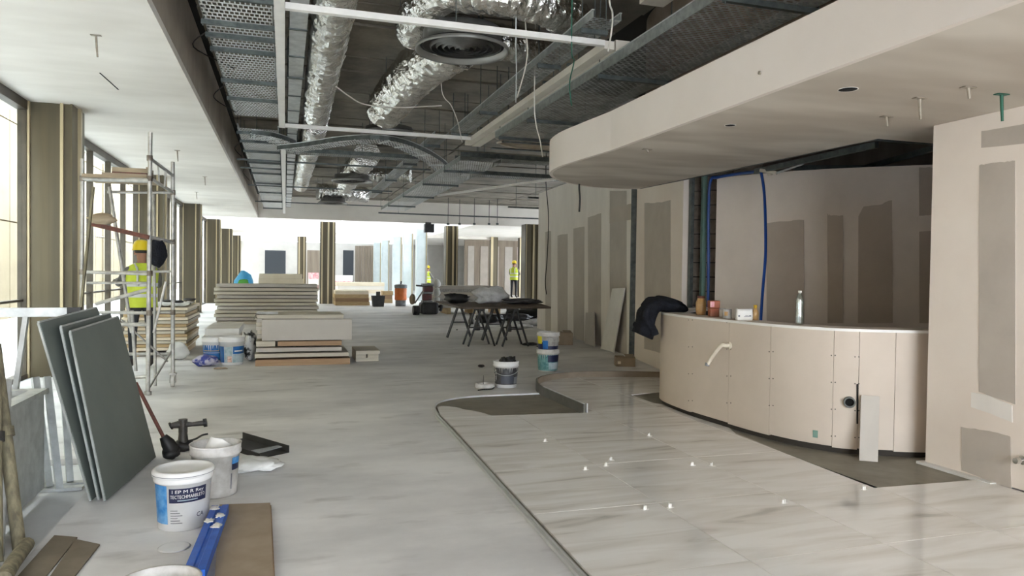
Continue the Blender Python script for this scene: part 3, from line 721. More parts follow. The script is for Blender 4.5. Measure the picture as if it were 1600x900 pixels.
low = [(.2, -.0), (.12, .0), (.05, .0), (-.02, .0), (-.05, -.06), (-.055, -.14), (-.06, -.22), (-.07, -.245), (-.09, -.24)]
LP = smooth_path([(a, b, 0) for a, b in low], 4)
for i, s_ in enumerate(SP):
    l_ = LP[min(i, len(LP) - 1)]
    for j in range(n1):
        a = 2 * math.pi * j / n1; cu = (math.cos(a) + 1) / 2
        w = s_.z * math.sin(a)
        u = l_.x + (s_.x - l_.x) * cu; zv = l_.y + (s_.y - l_.y) * cu
        fold = .018 * math.sin(w * 55 + i * .45) + .016 * noise.noise(Vector((i * .35, w * 14, 1.7)))
        u -= fold * cu; zv += fold * .4 * cu; u *= 1.35; zv *= 1.28; w *= 1.2
        vs.append(base + side * u + Vector((0, 0, max(zv, -.33))) + toward * (-.12 + w + .02 * noise.noise(Vector((i * .3, j * .5, 4)))))
fs = [(i * n1 + j, i * n1 + (j + 1) % n1, (i + 1) * n1 + (j + 1) % n1, (i + 1) * n1 + j) for i in range(len(SP) - 1) for j in range(n1)] + [tuple(range(n1)), tuple(range((len(SP) - 1) * n1, len(SP) * n1))]
jk.add(vs, fs, True)
jo = thing('jacket', 'black work jacket draped over the left end of the counter', 'jacket', tuple(base))
jk.build('jacket_cloth', 'cloth', jo)
sl = MB(); q = base + side * (-.2) + toward * .05
sl.tube(smooth_path([base + side * (-.06) + toward * .03 + Vector((0, 0, .12)), base + side * (-.16) + toward * .07 + Vector((0, 0, .07)), q + Vector((0, 0, -.05)), q + side * .07 + Vector((0, 0, -.17)), q + side * .10 + Vector((0, 0, -.25))], 5), [.03] * 8 + [.045] * 9 + [.05] * 4, 10).build('sleeve', 'cloth', jo)

# blue hoses
def pipe_thing(name, pts, r, m, label, cat='cable', k=6, n=8): return tag(MB().tube(smooth_path(pts, k), r, n).build(name, m), label, cat)
P = lambda px, py, y: PY(px, py, y)
pipe_thing('blue_hose', [P(1106, 520, 8.75), P(1107, 400, 8.75), P(1107, 330, 8.75), P(1110, 283, 8.72), P(1122, 277, 8.6), P(1150, 272, 8.3), P(1184, 268, 7.9)], .02, 'bluepipe', 'blue hose running up beside the blockwork and bending right', 'hose')
hp = [PY(1189, 268, 7.55), PY(1194, 300, 7.5), PY(1196, 350, 7.4), PY(1196, 400, 7.3), PY(1192, 450, 7.2), PY(1189, 494, 7.1), PY(1188, 520, 7.05)]
pipe_thing('blue_hose', hp, .017, 'bluepipe', 'blue hose hanging free in front of the niche wall', 'hose')
vf = thing('pipe_valve', 'white pipe fitting on the pale pipe where the hoses meet under the ceiling opening', 'valve', tuple(PY(1203, 268, 7.4)))
MB().cyl(PY(1188, 266, 7.5), PY(1214, 270, 7.3), .022, 10).cyl(PY(1203, 262, 7.4), PY(1203, 274, 7.4), .03, 10).build('valve_body', 'plumb', vf)
MB().cyl(PY(1214, 270, 7.3), PY(1255, 256, 6.9), .013, 8).build('pale_pipe', 'galv', vf)
# steel inside the ceiling opening
for k, (a, b, w) in enumerate(((PZ(1240, 262, 2.95), PZ(1475, 262, 3.0), .05), (PZ(1330, 268, 3.05), PZ(1480, 226, 2.9), .06), (PZ(1180, 268, 2.75), PZ(1370, 226, 2.72), .04))):
    tag(MB().bar(a, b, w, .06).build('steel_channel', 'galvdark'), ('thin dark channel crossing low in the ceiling opening', 'broader slanting channel at the right of the ceiling opening', 'dark channel along the edge of the ceiling opening')[k], 'channel')
# chrome valve on near wall
p = PX(1599, 719, 4.76)
cv = thing('chrome_valve', 'chrome valve knob on the white wall at the right edge', 'valve', tuple(p))
MB().cyl(p, p + Vector((-.012, 0, 0)), .03, 16).build('rosette', 'chrome', cv); MB().cyl(p, p + Vector((-.05, 0, 0)), .014, 12).cyl(p + Vector((-.045, 0, 0)), p + Vector((-.075, 0, 0)), .024, 14, .02).build('knob', 'chrome', cv)

# ------------------------------------------------------------------ tile spacers
cl_m = MB().span((-.022, -.011, 0), (.022, .011, .002)).span((-.003, -.011, .002), (.003, .011, .026)).span((-.014, -.003, .002), (-.003, .003, .02)).mesh('tile_clip', M['white'], Vector((0, 0, 0)))
for k, (px, py) in enumerate([(852, 690), (915, 734), (947, 728), (1082, 727), (1113, 728), (1008, 796), (1047, 793), (955, 719), (1225, 786), (1350, 765), (1015, 681)]):
    p = PZ(px, py, TZ); o = bpy.data.objects.new('tile_spacer', cl_m); C.objects.link(o); o.location = (p.x, p.y, TZ + .0005); o.rotation_euler = (0, 0, random.uniform(-.5, .5)); WLOC[o.name] = Vector(o.location)
    tag(o, 'white tile clip ' + ('on the marble nearest the cement patch under the curb', 'left one of the three beside the middle joint', 'right one of the three beside the middle joint', 'left one of the pair nearer the counter', 'right one of the pair nearer the counter', 'left one of the pair nearest the camera', 'right one of the pair nearest the camera', 'lying flat behind the middle three', 'alone toward the near right wall', 'on the edge of the cement strip below the counter', 'alone on the joint near the counter front')[k], 'clip', 'tile levelling clips')

# ------------------------------------------------------------------ text helper
def text_into(mb, body, size, place):
    cu = bpy.data.curves.new('lettering', 'FONT'); cu.body = body; cu.size = size; cu.resolution_u = 2
    o = bpy.data.objects.new('lettering', cu); C.objects.link(o)
    dg = bpy.context.evaluated_depsgraph_get(); me = o.evaluated_get(dg).to_mesh()
    vs = [v.co.copy() for v in me.vertices]; fs = [tuple(p.vertices) for p in me.polygons]
    o.evaluated_get(dg).to_mesh_clear(); bpy.data.objects.remove(o); bpy.data.curves.remove(cu)
    w = max(v.x for v in vs)
    mb.add([place(v.x, v.y, w) for v in vs], fs)
    return mb

# ------------------------------------------------------------------ buckets
def bucket(name, label, loc, face, h=.33, r=.155, lid=True, body='bucket', group=None, rim=True):
    # `face` is the heading (radians) that the label looks at
    t = thing(name, label, 'bucket', tuple(loc), face, group)
    r0 = r * .86
    prof = [(.001, .004), (r0 - .01, 0), (r0, .006), (r0 + (r - r0) * .8, h * .80)]
    if lid:
        prof += [(r, h * .8), (r + .004, h * .82), (r + .004, h * .93)]
        MB().lathe(prof + [(.001, h * .93)], 36).build('bucket_body', body, t, True)
        ld = MB().lathe([(r + .008, h * .90), (r + .012, h * .91), (r + .012, h * .965), (r + .004, h), (r - .012, h), (r - .018, h * .975), (.05, h * .978), (.03, h * .985), (.001, h * .985)], 36).build('lid', 'bucket', t, True)
        MB().lathe([(r + .0135, h * .93), (r + .0135, h * .94)], 36).build('lid_seam', 'print', ld, True)
    else:
        prof += [(r, h * .8), (r + .008, h * .82), (r + .008, h * .86), (r + .004, h * .87), (r + .006, h * .97), (r + .01, h), (r - .004, h), (r - .008, h * .9), (r0 - .005, h * .3), (.001, h * .29)]
        MB().lathe(prof, 36).build('bucket_body', body, t, True)
    return t
def wrap(t, r0, r1, z0, z1, a0, a1, h, name, m, off=.0012, lab=None):
    # a printed area on the bucket's side; angles relative to its facing direction
    f = lambda z: r0 + (r1 - r0) * (z / h)
    o = MB().lathe([(f(z0) + off, z0), (f(z1) + off, z1)], 14, a0=R(a0), a1=R(a1)).build(name, m, t, True)
    if lab: o['label'] = lab
    return o
def wraptext(t, r0, r1, h, body, size, zc, ac, name, m, width=None, off=.0025):
    mb = MB()
    def place(x, y, w):
        k = (width / w) if width else 1
        z = zc + y; rr = r0 + (r1 - r0) * (z / h) + off; a = R(ac) + (x - w / 2) * k / rr
        return (rr * math.cos(a), rr * math.sin(a), z)
    return text_into(mb, body, size, place).build(name, m, t, True)
def facing(p): return math.atan2(-p.y, -p.x)

p = PZ(290, 833); p.y += .15; p.x -= .03; h, r = .33, .152
b = bucket('bucket', 'white lidded bucket with navy printed label in the left foreground', p, facing(p), h, r)
rr = (r * .86, r * .86 + (r - r * .86) * .8 / .8 * .93)
wrap(b, *rr, .165, .245, -30, 52, h, 'navy_panel', 'navy', .0016)
wrap(b, *rr, .045, .26, -78, -35, h, 'blue_panel', 'skyblue', .0016)
wraptext(b, *rr, h, 'I EP M R Rey', .026, .219, 10, 'lettering', 'white', .175)
wraptext(b, *rr, h, 'TECTECHMARBLETO', .027, .190, 10, 'lettering', 'white', .19)
wrap(b, *rr, .176, .181, -12, 30, h, 'fine_print', 'paleprint', .003)
wraptext(b, *rr, h, 'CA', .036, .075, 38, 'lettering', 'navy', .045)
for q in range(6): wrap(b, *rr, .05 + q * .014, .054 + q * .014, -28, -2 - 5 * (q % 3), h, 'fine_print', 'print', .0016)
p2 = PZ(333, 783); p2.y += .16
b = bucket('bucket', 'open white bucket holding a scoop behind the lidded bucket', p2, facing(p2), .33, .15, lid=False, body='bucketdirty')
wrap(b, *rr, .17, .25, 42, 70, h, 'navy_panel', 'navy', .0016); wrap(b, *rr, .21, .25, 42, 70, h, 'blue_panel', 'skyblue', .003)
wrap(b, *rr, .05, .15, 40, 44, h, 'fine_print', 'print', .0016)
q = p2 + Vector((-.03, .02, .20)); sc2 = thing('plaster_scoop', 'white curved plastic scoop standing in the open bucket', 'scoop', tuple(q))
m4 = Matrix.Rotation(R(25), 3, 'Y')
vs = []; ns = 10
for i in range(7):
    for j in range(ns + 1):
        a = R(-75 + 150 * j / ns); vs.append(q + m4 @ Vector((.075 * math.sin(a), .04 - .05 * math.cos(a), .01 + .155 * i / 6 - .02 * (i == 6) * abs(math.sin(a)))))
MB().add(vs, [(i * (ns + 1) + j, i * (ns + 1) + j + 1, (i + 1) * (ns + 1) + j + 1, (i + 1) * (ns + 1) + j) for i in range(6) for j in range(ns)], True).build('blade', 'white', sc2)
MB().cyl(q + m4 @ Vector((0, 0, .02)), q + m4 @ Vector((0, .0, -.09)), .016, 8).build('grip', 'white', sc2)
p3 = PZ(248, 907, .29)
b = bucket('bucket', 'open translucent bucket cut off by the bottom edge of the photo', Vector((p3.x, p3.y + .0, 0)), 0, .29, .14, lid=False, body='bucketdirty')
o = MB().lathe([(.001, 0), (.07, .001), (.08, .004), (.07, .007), (.001, .006)], 22, c=PZ(272, 856)).build('plastic_disc', 'bucket'); tag(o, 'small white lid lying flat in front of the lidded bucket', 'lid')
# blue level
a, bq = PZ(344, 815), PZ(303, 925)
d = (bq - a).normalized(); nx = Vector((d.y, -d.x, 0))
lv = thing('spirit_level', 'blue box level with white plaster smears lying on a brown board', 'level', tuple(a))
ZB = .047
prof = [(-.046, 0), (.046, 0), (.046, .05), (.012, .05), (.008, .042), (-.008, .042), (-.012, .05), (-.046, .05)]
vs = [a + nx * x + Vector((0, 0, z + ZB)) for x, z in prof] + [bq + nx * x + Vector((0, 0, z + ZB)) for x, z in prof]
n = len(prof); MB().add(vs, [tuple(range(n)), tuple(range(2 * n - 1, n - 1, -1))] + [(i, i + n, (i + 1) % n + n, (i + 1) % n) for i in range(n)]).build('level_body', 'bluelevel', lv)
for t_, off in ((.05, .022), (.19, -.022), (.27, .022), (.36, -.024)):
    MB().blob(a + d * t_ + nx * off + Vector((0, 0, ZB + .0485)), (.045, .075, .005), seed=t_ * 10, n=18, m=6, rough=.9, freq=2.2).build('plaster_smear', 'white', lv)
# brown boards
pts = [PZ(343, 800), PZ(422, 797), PZ(428, 925), PZ(335, 925)]
for k in range(3):
    pl = [(p.x + (.006 if k == 1 else 0) * (1 if i in (1, 2) else 0), p.y) for i, p in enumerate(pts)]
    o = MB().prism(pl, .001 + k * .0155, .0145 + k * .0155).build('floor_board', 'cardboard' if k == 2 else 'woodbrown')
    tag(o, 'brown hardboard sheet lying under the blue level' if k == 2 else 'dark edged board under the brown hardboard sheet', 'board', None if k == 2 else 'boards under the blue level')
# mixer
mx = thing('power_mixer', 'grey paddle mixer gear head with T handle behind the buckets', 'mixer', tuple(PZ(285, 705)))
Y0 = PZ(285, 705).y
g_ = lambda px, py, dy=0: PY(px, py, Y0 + dy)
MB().cyl(g_(286, 700), g_(286, 672), .045, 14, .03).cyl(g_(286, 676), g_(286, 655), .034, 14).build('gear_head', 'iron', mx, bevel=.0)
MB().tube([g_(268, 665), g_(280, 663), g_(300, 663), g_(318, 661)], [.022, .03, .018, .022], 12).build('cross_handle', 'iron', mx)
MB().cyl(g_(318, 661), g_(323, 660), .034, 14).build('handle_end', 'black', mx)
MB().cyl(g_(268, 665), g_(266, 666), .03, 12).build('handle_cap', 'black', mx)
MB().tube(smooth_path([g_(290, 690), g_(305, 686), g_(316, 680), g_(325, 678)], 4), .008, 8).build('power_lead', 'black', mx)
MB().blob(Vector((g_(285, 705).x, Y0, 0)), (.16, .14, .09), 3).build('motor_housing', 'black', mx)
pole = thing('breaker_tool', 'dark red iron shaft with black chuck leaning by the grey boards', 'tool', tuple(PZ(268, 712)))
Y1 = PZ(268, 712).y - .1
MB().cyl(PY(212, 598, Y1 + .1), PY(258, 688, Y1), .014, 10).build('shaft', 'rust', pole)
MB().tube([PY(255, 682, Y1), PY(262, 692, Y1), PY(268, 702, Y1), PY(272, 712, Y1)], [.03, .05, .055, .03], 12).build('chuck', 'black', pole)
MB().blob(Vector((PY(268, 712, Y1).x, Y1, 0)), (.13, .12, .1), 5).build('chuck_base', 'black', pole)
# black channel lengths and white bag
ch = thing('black_channel', 'black steel channel length lying behind the open bucket', 'channel', tuple(PZ(395, 700)))
A, Bq = PZ(334, 694), PZ(405, 717); dd = (Bq - A).normalized(); nn = Vector((-dd.y, dd.x, 0))
MB().bar(A + nn * .13 + Vector((0, 0, .003)), Bq + nn * .13 + Vector((0, 0, .003)), .26, .005).bar(A + nn * .26 + Vector((0, 0, .03)), Bq + nn * .26 + Vector((0, 0, .03)), .006, .055).bar(A + Vector((0, 0, .02)), Bq + Vector((0, 0, .02)), .006, .04).build('channel_profile', 'black', ch)
MB().plate([Bq + Vector((0, 0, .042)), Bq - dd * .12 + Vector((0, 0, .042)), Bq - dd * .06 + nn * .2 + Vector((0, 0, .056)), Bq + nn * .2 + Vector((0, 0, .056))], (0, 0, 1), .004).build('paper_label', 'greyplastic', ch)
o = MB().blob(PZ(398, 733), (.36, .30, .08), 11, n=26, m=12, rough=.5, freq=2.2).build('plastic_bag', 'bag'); tag(o, 'crumpled white bag lying beside the open bucket', 'bag')

# ------------------------------------------------------------------ leaning slate boards
# bottom edge runs along y; each board leans to -x against the trestle
defs = [((-1.045, 4.99), (-.93, 6.05), (-1.245, 5.03, 1.055), (-1.185, 6.05, 1.085), 'front grey green panel leaning in the near left, widest visible face'),
        ((-1.085, 5.02), (-.97, 6.1), (-1.30, 5.05, 1.085), (-1.24, 6.05, 1.11), 'foil edged grey panel second in the leaning row'),
        ((-1.13, 5.02), (-1.0, 6.1), (-1.385, 4.93, 1.12), (-1.30, 5.92, 1.16), 'rearmost grey panel of the leaning row against the trestle')]
for k, (b0, b1, t0, t1, lab) in enumerate(defs):
    b0 = Vector((*b0, .012)); b1 = Vector((*b1, .012)); t0 = Vector(t0); t1 = Vector(t1)
    nn = (b1 - b0).cross(t0 - b0).normalized(); nn = nn if nn.x > 0 else -nn
    t = thing('wall_panel_board', lab, 'panel', tuple(b0), group='leaning grey panels')
    MB().plate([b0, b1, t1, t0], -nn, .016).build('panel_face', 'slate', t)
    w = nn * .002
    e = MB()
    for a_, b_ in ((b0, t0), (t0, t1)): e.bar(a_ - nn * .008, b_ - nn * .008, .02, .012, up=nn)
    e.build('edge_profile', 'slatesteel', t)
# trestle and rail
tr = thing('steel_trestle', 'galvanised trestle with long horizontal rail behind the leaning panels', 'trestle', (-1.75, 5.75, -.045))
MB().bar((-2.95, 5.5, 1.145), (-1.40, 5.65, 1.145), .05, .06).build('rail', 'galv', tr)
MB().bar((-1.42, 5.64, 1.145), (-1.34, 5.645, 1.145), .054, .064).build('rail_end', 'black', tr)
for (a_, b_) in (((-1.66, 5.62, 1.12), (-1.80, 5.62, .0)), ((-1.62, 5.66, .7), (-1.50, 5.52, -.02)), ((-1.55, 5.66, .7), (-1.42, 5.45, -.02)), ((-1.52, 5.9, .7), (-1.40, 5.62, -.02))):
    MB().bar(a_, b_, .042, .03).build('leg', 'galv', tr)
for x, y_, l in ((-1.46, 5.5, .34), (-1.42, 5.62, .3), (-1.8, 5.62, .2)): MB().box((x, y_, -.033), (l, .07, .02)).build('foot_plate', 'galv', tr)
# metal duct section (open box)
X0, X1, Ya, Yb, Zt = -2.25, -1.50, 4.25, 5.42, .655
bx = thing('sheet_metal_box', 'open galvanised sheet metal duct box standing at the left edge', 'box', ((X0 + X1) / 2, (Ya + Yb) / 2, -.045))
for a_, b_ in (((X0, Ya, -.0), (X0 + .004, Yb, Zt)), ((X1 - .004, Ya, -.0), (X1, Yb, Zt)), ((X0, Ya, 0), (X1, Ya + .004, Zt)), ((X0, Yb - .004, 0), (X1, Yb, Zt))):
    MB().span(a_, b_).build('side_sheet', 'galv', bx)
for a_, b_ in (((X0 - .02, Ya - .02, Zt - .03), (X0 + .07, Yb + .02, Zt)), ((X1 - .07, Ya - .02, Zt - .03), (X1 + .02, Yb + .02, Zt)), ((X0 + .07, Ya - .02, Zt - .03), (X1 - .07, Ya + .07, Zt)), ((X0 + .07, Yb - .07, Zt - .03), (X1 - .07, Yb + .02, Zt))):
    MB().span(a_, b_).build('rim_flange', 'galv', bx)
for x in (X0 + .1, X1 - .1):
    MB().span((x - .05, Ya, -.045), (x + .05, Yb, -.001)).build('runner', 'wood', bx)
# weathered poles at far left, standing and leaning
for k, (p0, p1, r, lab) in enumerate([(((-1.30, 4.30, -.02)), (-1.515, 4.62, 1.02), .032, 'mouldy grey green pole leaning nearest the slab edge'), ((-1.36, 4.16, -.02), (-1.475, 4.5, .9), .032, 'dark weathered pole leaning in the bundle at the left edge'), ((-1.42, 4.12, -.02), (-1.465, 4.35, .98), .03, 'rusty brown pole at the extreme left edge'),
        ((-1.37, 4.24, -.02), (-1.465, 4.66, .82), .02, 'thin galvanised tube between the weathered poles')]):
    t = thing('prop_pole', lab, 'pole', p0, group='poles at the left edge')
    MB().cyl(p0, p1, r, 12).build('tube', ('mold', 'mold', 'rust', 'galv')[k], t)
    d_ = (Vector(p1) - Vector(p0)).normalized(); q_ = Vector(p0) + d_ * .62
    MB().cyl(q_ - d_ * .02, q_ + d_ * .03, r * 1.35, 12).build('collar', ('mold', 'iron', 'iron', 'galv')[k], t)
# cardboard strips on the floor
for k, q in enumerate(([(25, 905), (85, 838), (121, 841), (70, 905)], [(77, 905), (118, 845), (156, 853), (115, 905)])):
    pl = [tuple(PZ(*c)[:2]) for c in q]
    o = MB().prism(pl, .001, .007 + .003 * k).build('cardboard_strip', mat('dark_card', '6f6555', '7d7362', scale=5, rough=.85)); tag(o, ('brown cardboard strip on the floor nearer the poles', 'brown cardboard strip on the floor nearer the buckets')[k], 'cardboard', 'cardboard strips at lower left')
o = MB().tube([PZ(5, 905, .06), PZ(20, 880, .05), PZ(42, 850, .05)], .035, 10).build('timber_offcut', 'mold'); tag(o, 'weathered round timber offcut lying at the lower left corner', 'timber')

# ------------------------------------------------------------------ scaffold tower
sc = thing('scaffold_tower', 'grey tubular scaffold tower on castors near the windows', 'scaffold', (-1.8, 9.5, 0))
YF, YR = 9.15, 9.72
def tb(a, b, r=.021, name='tube', m='scaf', n=10): return MB().cyl(a, b, r, n).build(name, m, sc)
def fp(px, py, y=YF): return PY(px, py, y)
q = fp(231, 600); tb(fp(235, 207), Vector((q.x, YF, .03)), .024, 'upright'); MB().cyl(Vector((q.x, YF, .0)), Vector((q.x, YF, .04)), .04, 12).build('foot', 'scaf', sc)
q = fp(270, 580, YR); tb(fp(270, 253, YR), Vector((q.x, YR, .16)), .024, 'upright')
cs = MB().cyl(Vector((q.x - .018, YR, .065)), Vector((q.x + .018, YR, .065)), .065, 16).build('castor_wheel', 'bucketdirty', sc)
MB().span((q.x - .04, YR - .04, .15), (q.x + .04, YR + .04, .17)).span((q.x - .034, YR - .03, .05), (q.x - .026, YR + .03, .16)).span((q.x + .026, YR - .03, .05), (q.x + .034, YR + .03, .16)).build('castor_fork', 'scaf', sc)
q = fp(127, 500, 9.3); tb(fp(129, 248, 9.3), Vector((q.x, 9.3, .0)), .022, 'upright')
q = fp(243, 600, 9.62); tb(fp(240, 300, 9.9), Vector((q.x, 9.6, .03)), .018, 'upright')
for a, b, ya, yb, r in ((( 128, 279), (233, 282), 9.3, YF, .03), ((135, 425), (232, 428), 9.3, YF, .02), ((135, 442), (232, 442), 9.3, YF, .015), ((140, 488), (232, 489), 9.3, YF, .02), ((180, 507), (232, 507), 9.25, YF, .024), ((195, 591), (232, 588), 9.2, YF, .02),
                        ((168, 300), (270, 301), 9.8, YR, .018), ((160, 489), (270, 488), 9.8, YR, .018), ((180, 553), (270, 553), 9.8, YR, .02), ((190, 425), (270, 424), 9.8, YR, .016)):
    tb(fp(*a, ya), fp(*b, yb), r, 'ledger')
for a, b in (((234, 247), (271, 275)), ((234, 278), (271, 301)), ((234, 370), (271, 379))): tb(fp(*a), fp(*b, YR), .02, 'guard_rail')
for a, b in (((247, 258), (249, 288)), ((259, 268), (257, 292))): tb(fp(*a, 9.4), fp(*b, 9.4), .01, 'rung')
tb(fp(171, 292, 9.75), fp(206, 520, 9.5), .02, 'brace'); tb(fp(150, 475, 9.4), fp(232, 452, YF), .022, 'brace'); tb(fp(232, 608), fp(268, 548, YR), .012, 'brace'); tb(fp(190, 500, 9.5), fp(262, 565, 9.7), .012, 'brace')
tb(fp(206, 485, 9.5), fp(212, 580, 9.5), .02, 'brace'); tb(fp(240, 520, 9.6), fp(259, 440, 9.6), .014, 'brace', 'bucketdirty')
for k in range(3):
    y0 = YF + .03 + k * .21
    a = fp(132, 277, 9.3); MB().span((a.x, y0, a.z - .005), (-1.47, y0 + .2, a.z + .03)).build('deck_plank', 'plank', sc)
for px, py, yv in ((234, 247, YF), (234, 279, YF), (234, 427, YF), (233, 489, YF), (270, 301, YR), (270, 378, YR), (270, 488, YR), (129, 279, 9.3), (128, 425, 9.3)):
    p = fp(px, py, yv); MB().cyl(p - Vector((0, 0, .03)), p + Vector((0, 0, .03)), .032, 10).build('coupler', 'scafold', sc)
MB().bar(fp(140, 349, 9.28), fp(233, 371, YF - .04), .02, .05).build('brown_bar', 'rust', sc)
p = fp(158, 351, 9.2); o = MB().blob(Vector((p.x, 9.22, p.z + .005)), (.30, .16, .12), 2, n=18).build('dust_bundle', 'plank'); tag(o, 'grey dusty bundle resting on the brown scaffold bar', 'bundle')
p = fp(203, 277, YF + .3); o = MB().span((p.x - .24, YF + .05, fp(132, 277, 9.3).z + .031), (p.x + .22, YF + .55, fp(132, 277, 9.3).z + .055)).build('loose_board', 'cardboard'); tag(o, 'thin board lying on the scaffold deck under the brown tray', 'board')
z0 = fp(132, 277, 9.3).z + .056
bx = thing('brown_tray', 'brown wooden tray on top of the scaffold deck', 'tray', (p.x, YF + .3, z0))
MB().span((p.x - .15, YF + .1, z0), (p.x + .22, YF + .5, z0 + .02)).build('tray_base', 'rust', bx)
for a, b in (((p.x - .15, YF + .1, z0 + .02), (p.x + .22, YF + .12, z0 + .07)), ((p.x - .15, YF + .48, z0 + .02), (p.x + .22, YF + .5, z0 + .10)), ((p.x + .2, YF + .12, z0 + .02), (p.x + .22, YF + .48, z0 + .09))): MB().span(a, b).build('tray_side', 'plank', bx)
o = MB().bar(Vector((fp(120, 500, 8.9).x, 8.9, .0)) + Vector((-.05, 0, 0)), fp(146, 292, 9.0), .05, .022).build('leaning_plank', 'mold'); tag(o, 'dark olive plank leaning up against the scaffold', 'plank')
# ------------------------------------------------------------------ board stacks
ORD = ['topmost', 'second', 'third', 'fourth', 'fifth', 'sixth', 'seventh', 'eighth', 'ninth', 'tenth', 'eleventh', 'twelfth', 'thirteenth', 'fourteenth']
def stack(x0, x1, y0, y1, zs, name, mats, label, group, cat='board', jit=.012, gap=.0015):
    for k in range(len(zs) - 1):
        j = lambda: random.uniform(-jit, jit)
        m = mats[k % len(mats)] if isinstance(mats, (list, tuple)) else mats
        o = MB().span((x0 + j(), y0 + j(), zs[k] + .0005), (x1 + j(), y1 + j(), zs[k + 1] - gap)).build(name, m)
        tag(o, label + ', ' + ORD[len(zs) - 2 - k] + ('' if k == len(zs) - 2 else ' from the top'), cat, group)
def rng(z0, z1, n): return [z0 + (z1 - z0) * i / n for i in range(n + 1)]
# stack by the scaffold, on two bearers
for k in range(2):
    o = MB().span((-2.4 + k * .7, 13.2, 0), (-2.3 + k * .7, 14.8, .1)).build('bearer', 'wood'); tag(o, 'timber bearer under the board stack behind the scaffold, ' + ('left', 'right')[k] + ' one', 'timber', 'bearers behind the scaffold')
stack(-2.5, -1.56, 13.1, 14.85, rng(.1, .82, 13), 'insulation_board', ['cream', 'wood', 'gyp'], 'cream board in the stack directly behind the scaffold', 'boards behind the scaffold', jit=.03, gap=.010)
sh = MB(); vs = []; nx_, ny_ = 16, 12
for i in range(nx_):
    for j in range(ny_):
        vs.append((-2.48 + .9 * i / (nx_ - 1), 13.12 + 1.5 * j / (ny_ - 1), .822 + .045 * abs(noise.noise(Vector((i * .5, j * .6, 3)))) + .01))
o = sh.add(vs, [(i * ny_ + j, (i + 1) * ny_ + j, (i + 1) * ny_ + j + 1, i * ny_ + j + 1) for i in range(nx_ - 1) for j in range(ny_ - 1)], True).build('plastic_sheet', 'plastic'); tag(o, 'crumpled clear plastic sheet on the stack behind the scaffold', 'plastic sheet')
for k, (x, y, s_) in enumerate(((-2.25, 13.5, .2), (-1.9, 13.7, .26), (-1.72, 13.4, .16), (-1.66, 14.4, .22))):
    o = MB().blob((x, y, .87), (s_, s_ * .8, .05), 20 + k).build('dark_scrap', 'black'); tag(o, 'dark scrap on the plastic sheet behind the scaffold, ' + ('leftmost', 'largest, in the middle', 'smallest, at the front right', 'at the rear right')[k], 'scrap', 'scraps on the plastic sheet')
o = MB().blob((-1.62, 12.6, 0), (.34, .3, .26), 31, n=20).build('white_sack', 'bag'); tag(o, 'white sack on the floor at the foot of the scaffold stack', 'sack')
# blue buckets
for k, (px, py, lab) in enumerate(((334, 568, 'blue labelled bucket on the left, half hidden behind the other one'), (361, 571, 'blue and white bucket with pictures on its label beside the board stack'))):
    p = PZ(px, py); p.y += .17; h, r = .43 if k else .4, .185
    b = bucket('bucket', lab, p, facing(p), h, r, lid=False)
    rr = (r * .86, r * .86 + (r - r * .86) * .93)
    if k == 0:
        wrap(b, *rr, .03, .28, -88, 88, h, 'blue_label', 'blue', .0016); wrap(b, *rr, .16, .166, -70, 60, h, 'white_line', 'white', .003); wrap(b, *rr, .19, .2, -60, 20, h, 'swoosh', 'yellowcap', .003)
    else:
        wrap(b, *rr, .04, .285, -85, -40, h, 'blue_label', 'blue', .0016); wrap(b, *rr, .04, .28, -38, 3, h, 'pale_label', 'paleprint', .0016); wrap(b, *rr, .045, .14, -22, 0, h, 'peach_picture', 'peach', .003)
        wrap(b, *rr, .17, .285, 5, 85, h, 'navy_label', 'blue', .0016); wrap(b, *rr, .04, .165, 5, 85, h, 'pale_picture', 'paleprint', .0016)
        wrap(b, *rr, .205, .225, 12, 60, h, 'script_mark', 'white', .003)
p = PZ(322, 573); o = MB().blob(p + Vector((0, .05, 0)), (.34, .22, .17), 41, n=20, rough=.5).build('blue_packet', mat('blue_packet', '2c3a8c', 'b9b6c6', scale=9, rough=.5, lo=.45, hi=.55)); tag(o, 'torn blue packet lying in front of the blue buckets', 'packet')
p = PZ(345, 577); o = MB().blob(p, (.2, .08, .03), 43).build('dirt_scrap', 'cardboard'); tag(o, 'flat brown scrap in front of the blue bucket', 'scrap')
# white tile stack behind the buckets
x0, x1 = PY(319, 512, 12.6).x, PY(372, 512, 12.6).x
stack(x0, x1, 12.6, 14.1, [.0, .1, .2, .3, .38, .49], 'plaster_sheet', ['gyp', 'gyp', 'gyp', 'gyp', 'gypwhite'], 'white panel in the low stack behind the blue buckets', 'panels behind the blue buckets', jit=.02)
p = Vector((x1 + .19, 12.4, 0)); o = MB().blob(p, (.22, .5, .45), 51, n=20, rough=.6, freq=2.6).build('rubbish_heap', mat('rubbish', '1d1d1f', 'd8d8d6', scale=6, rough=.6, lo=.46, hi=.54)); tag(o, 'heap of black and white wrapping between two stacks', 'rubbish')
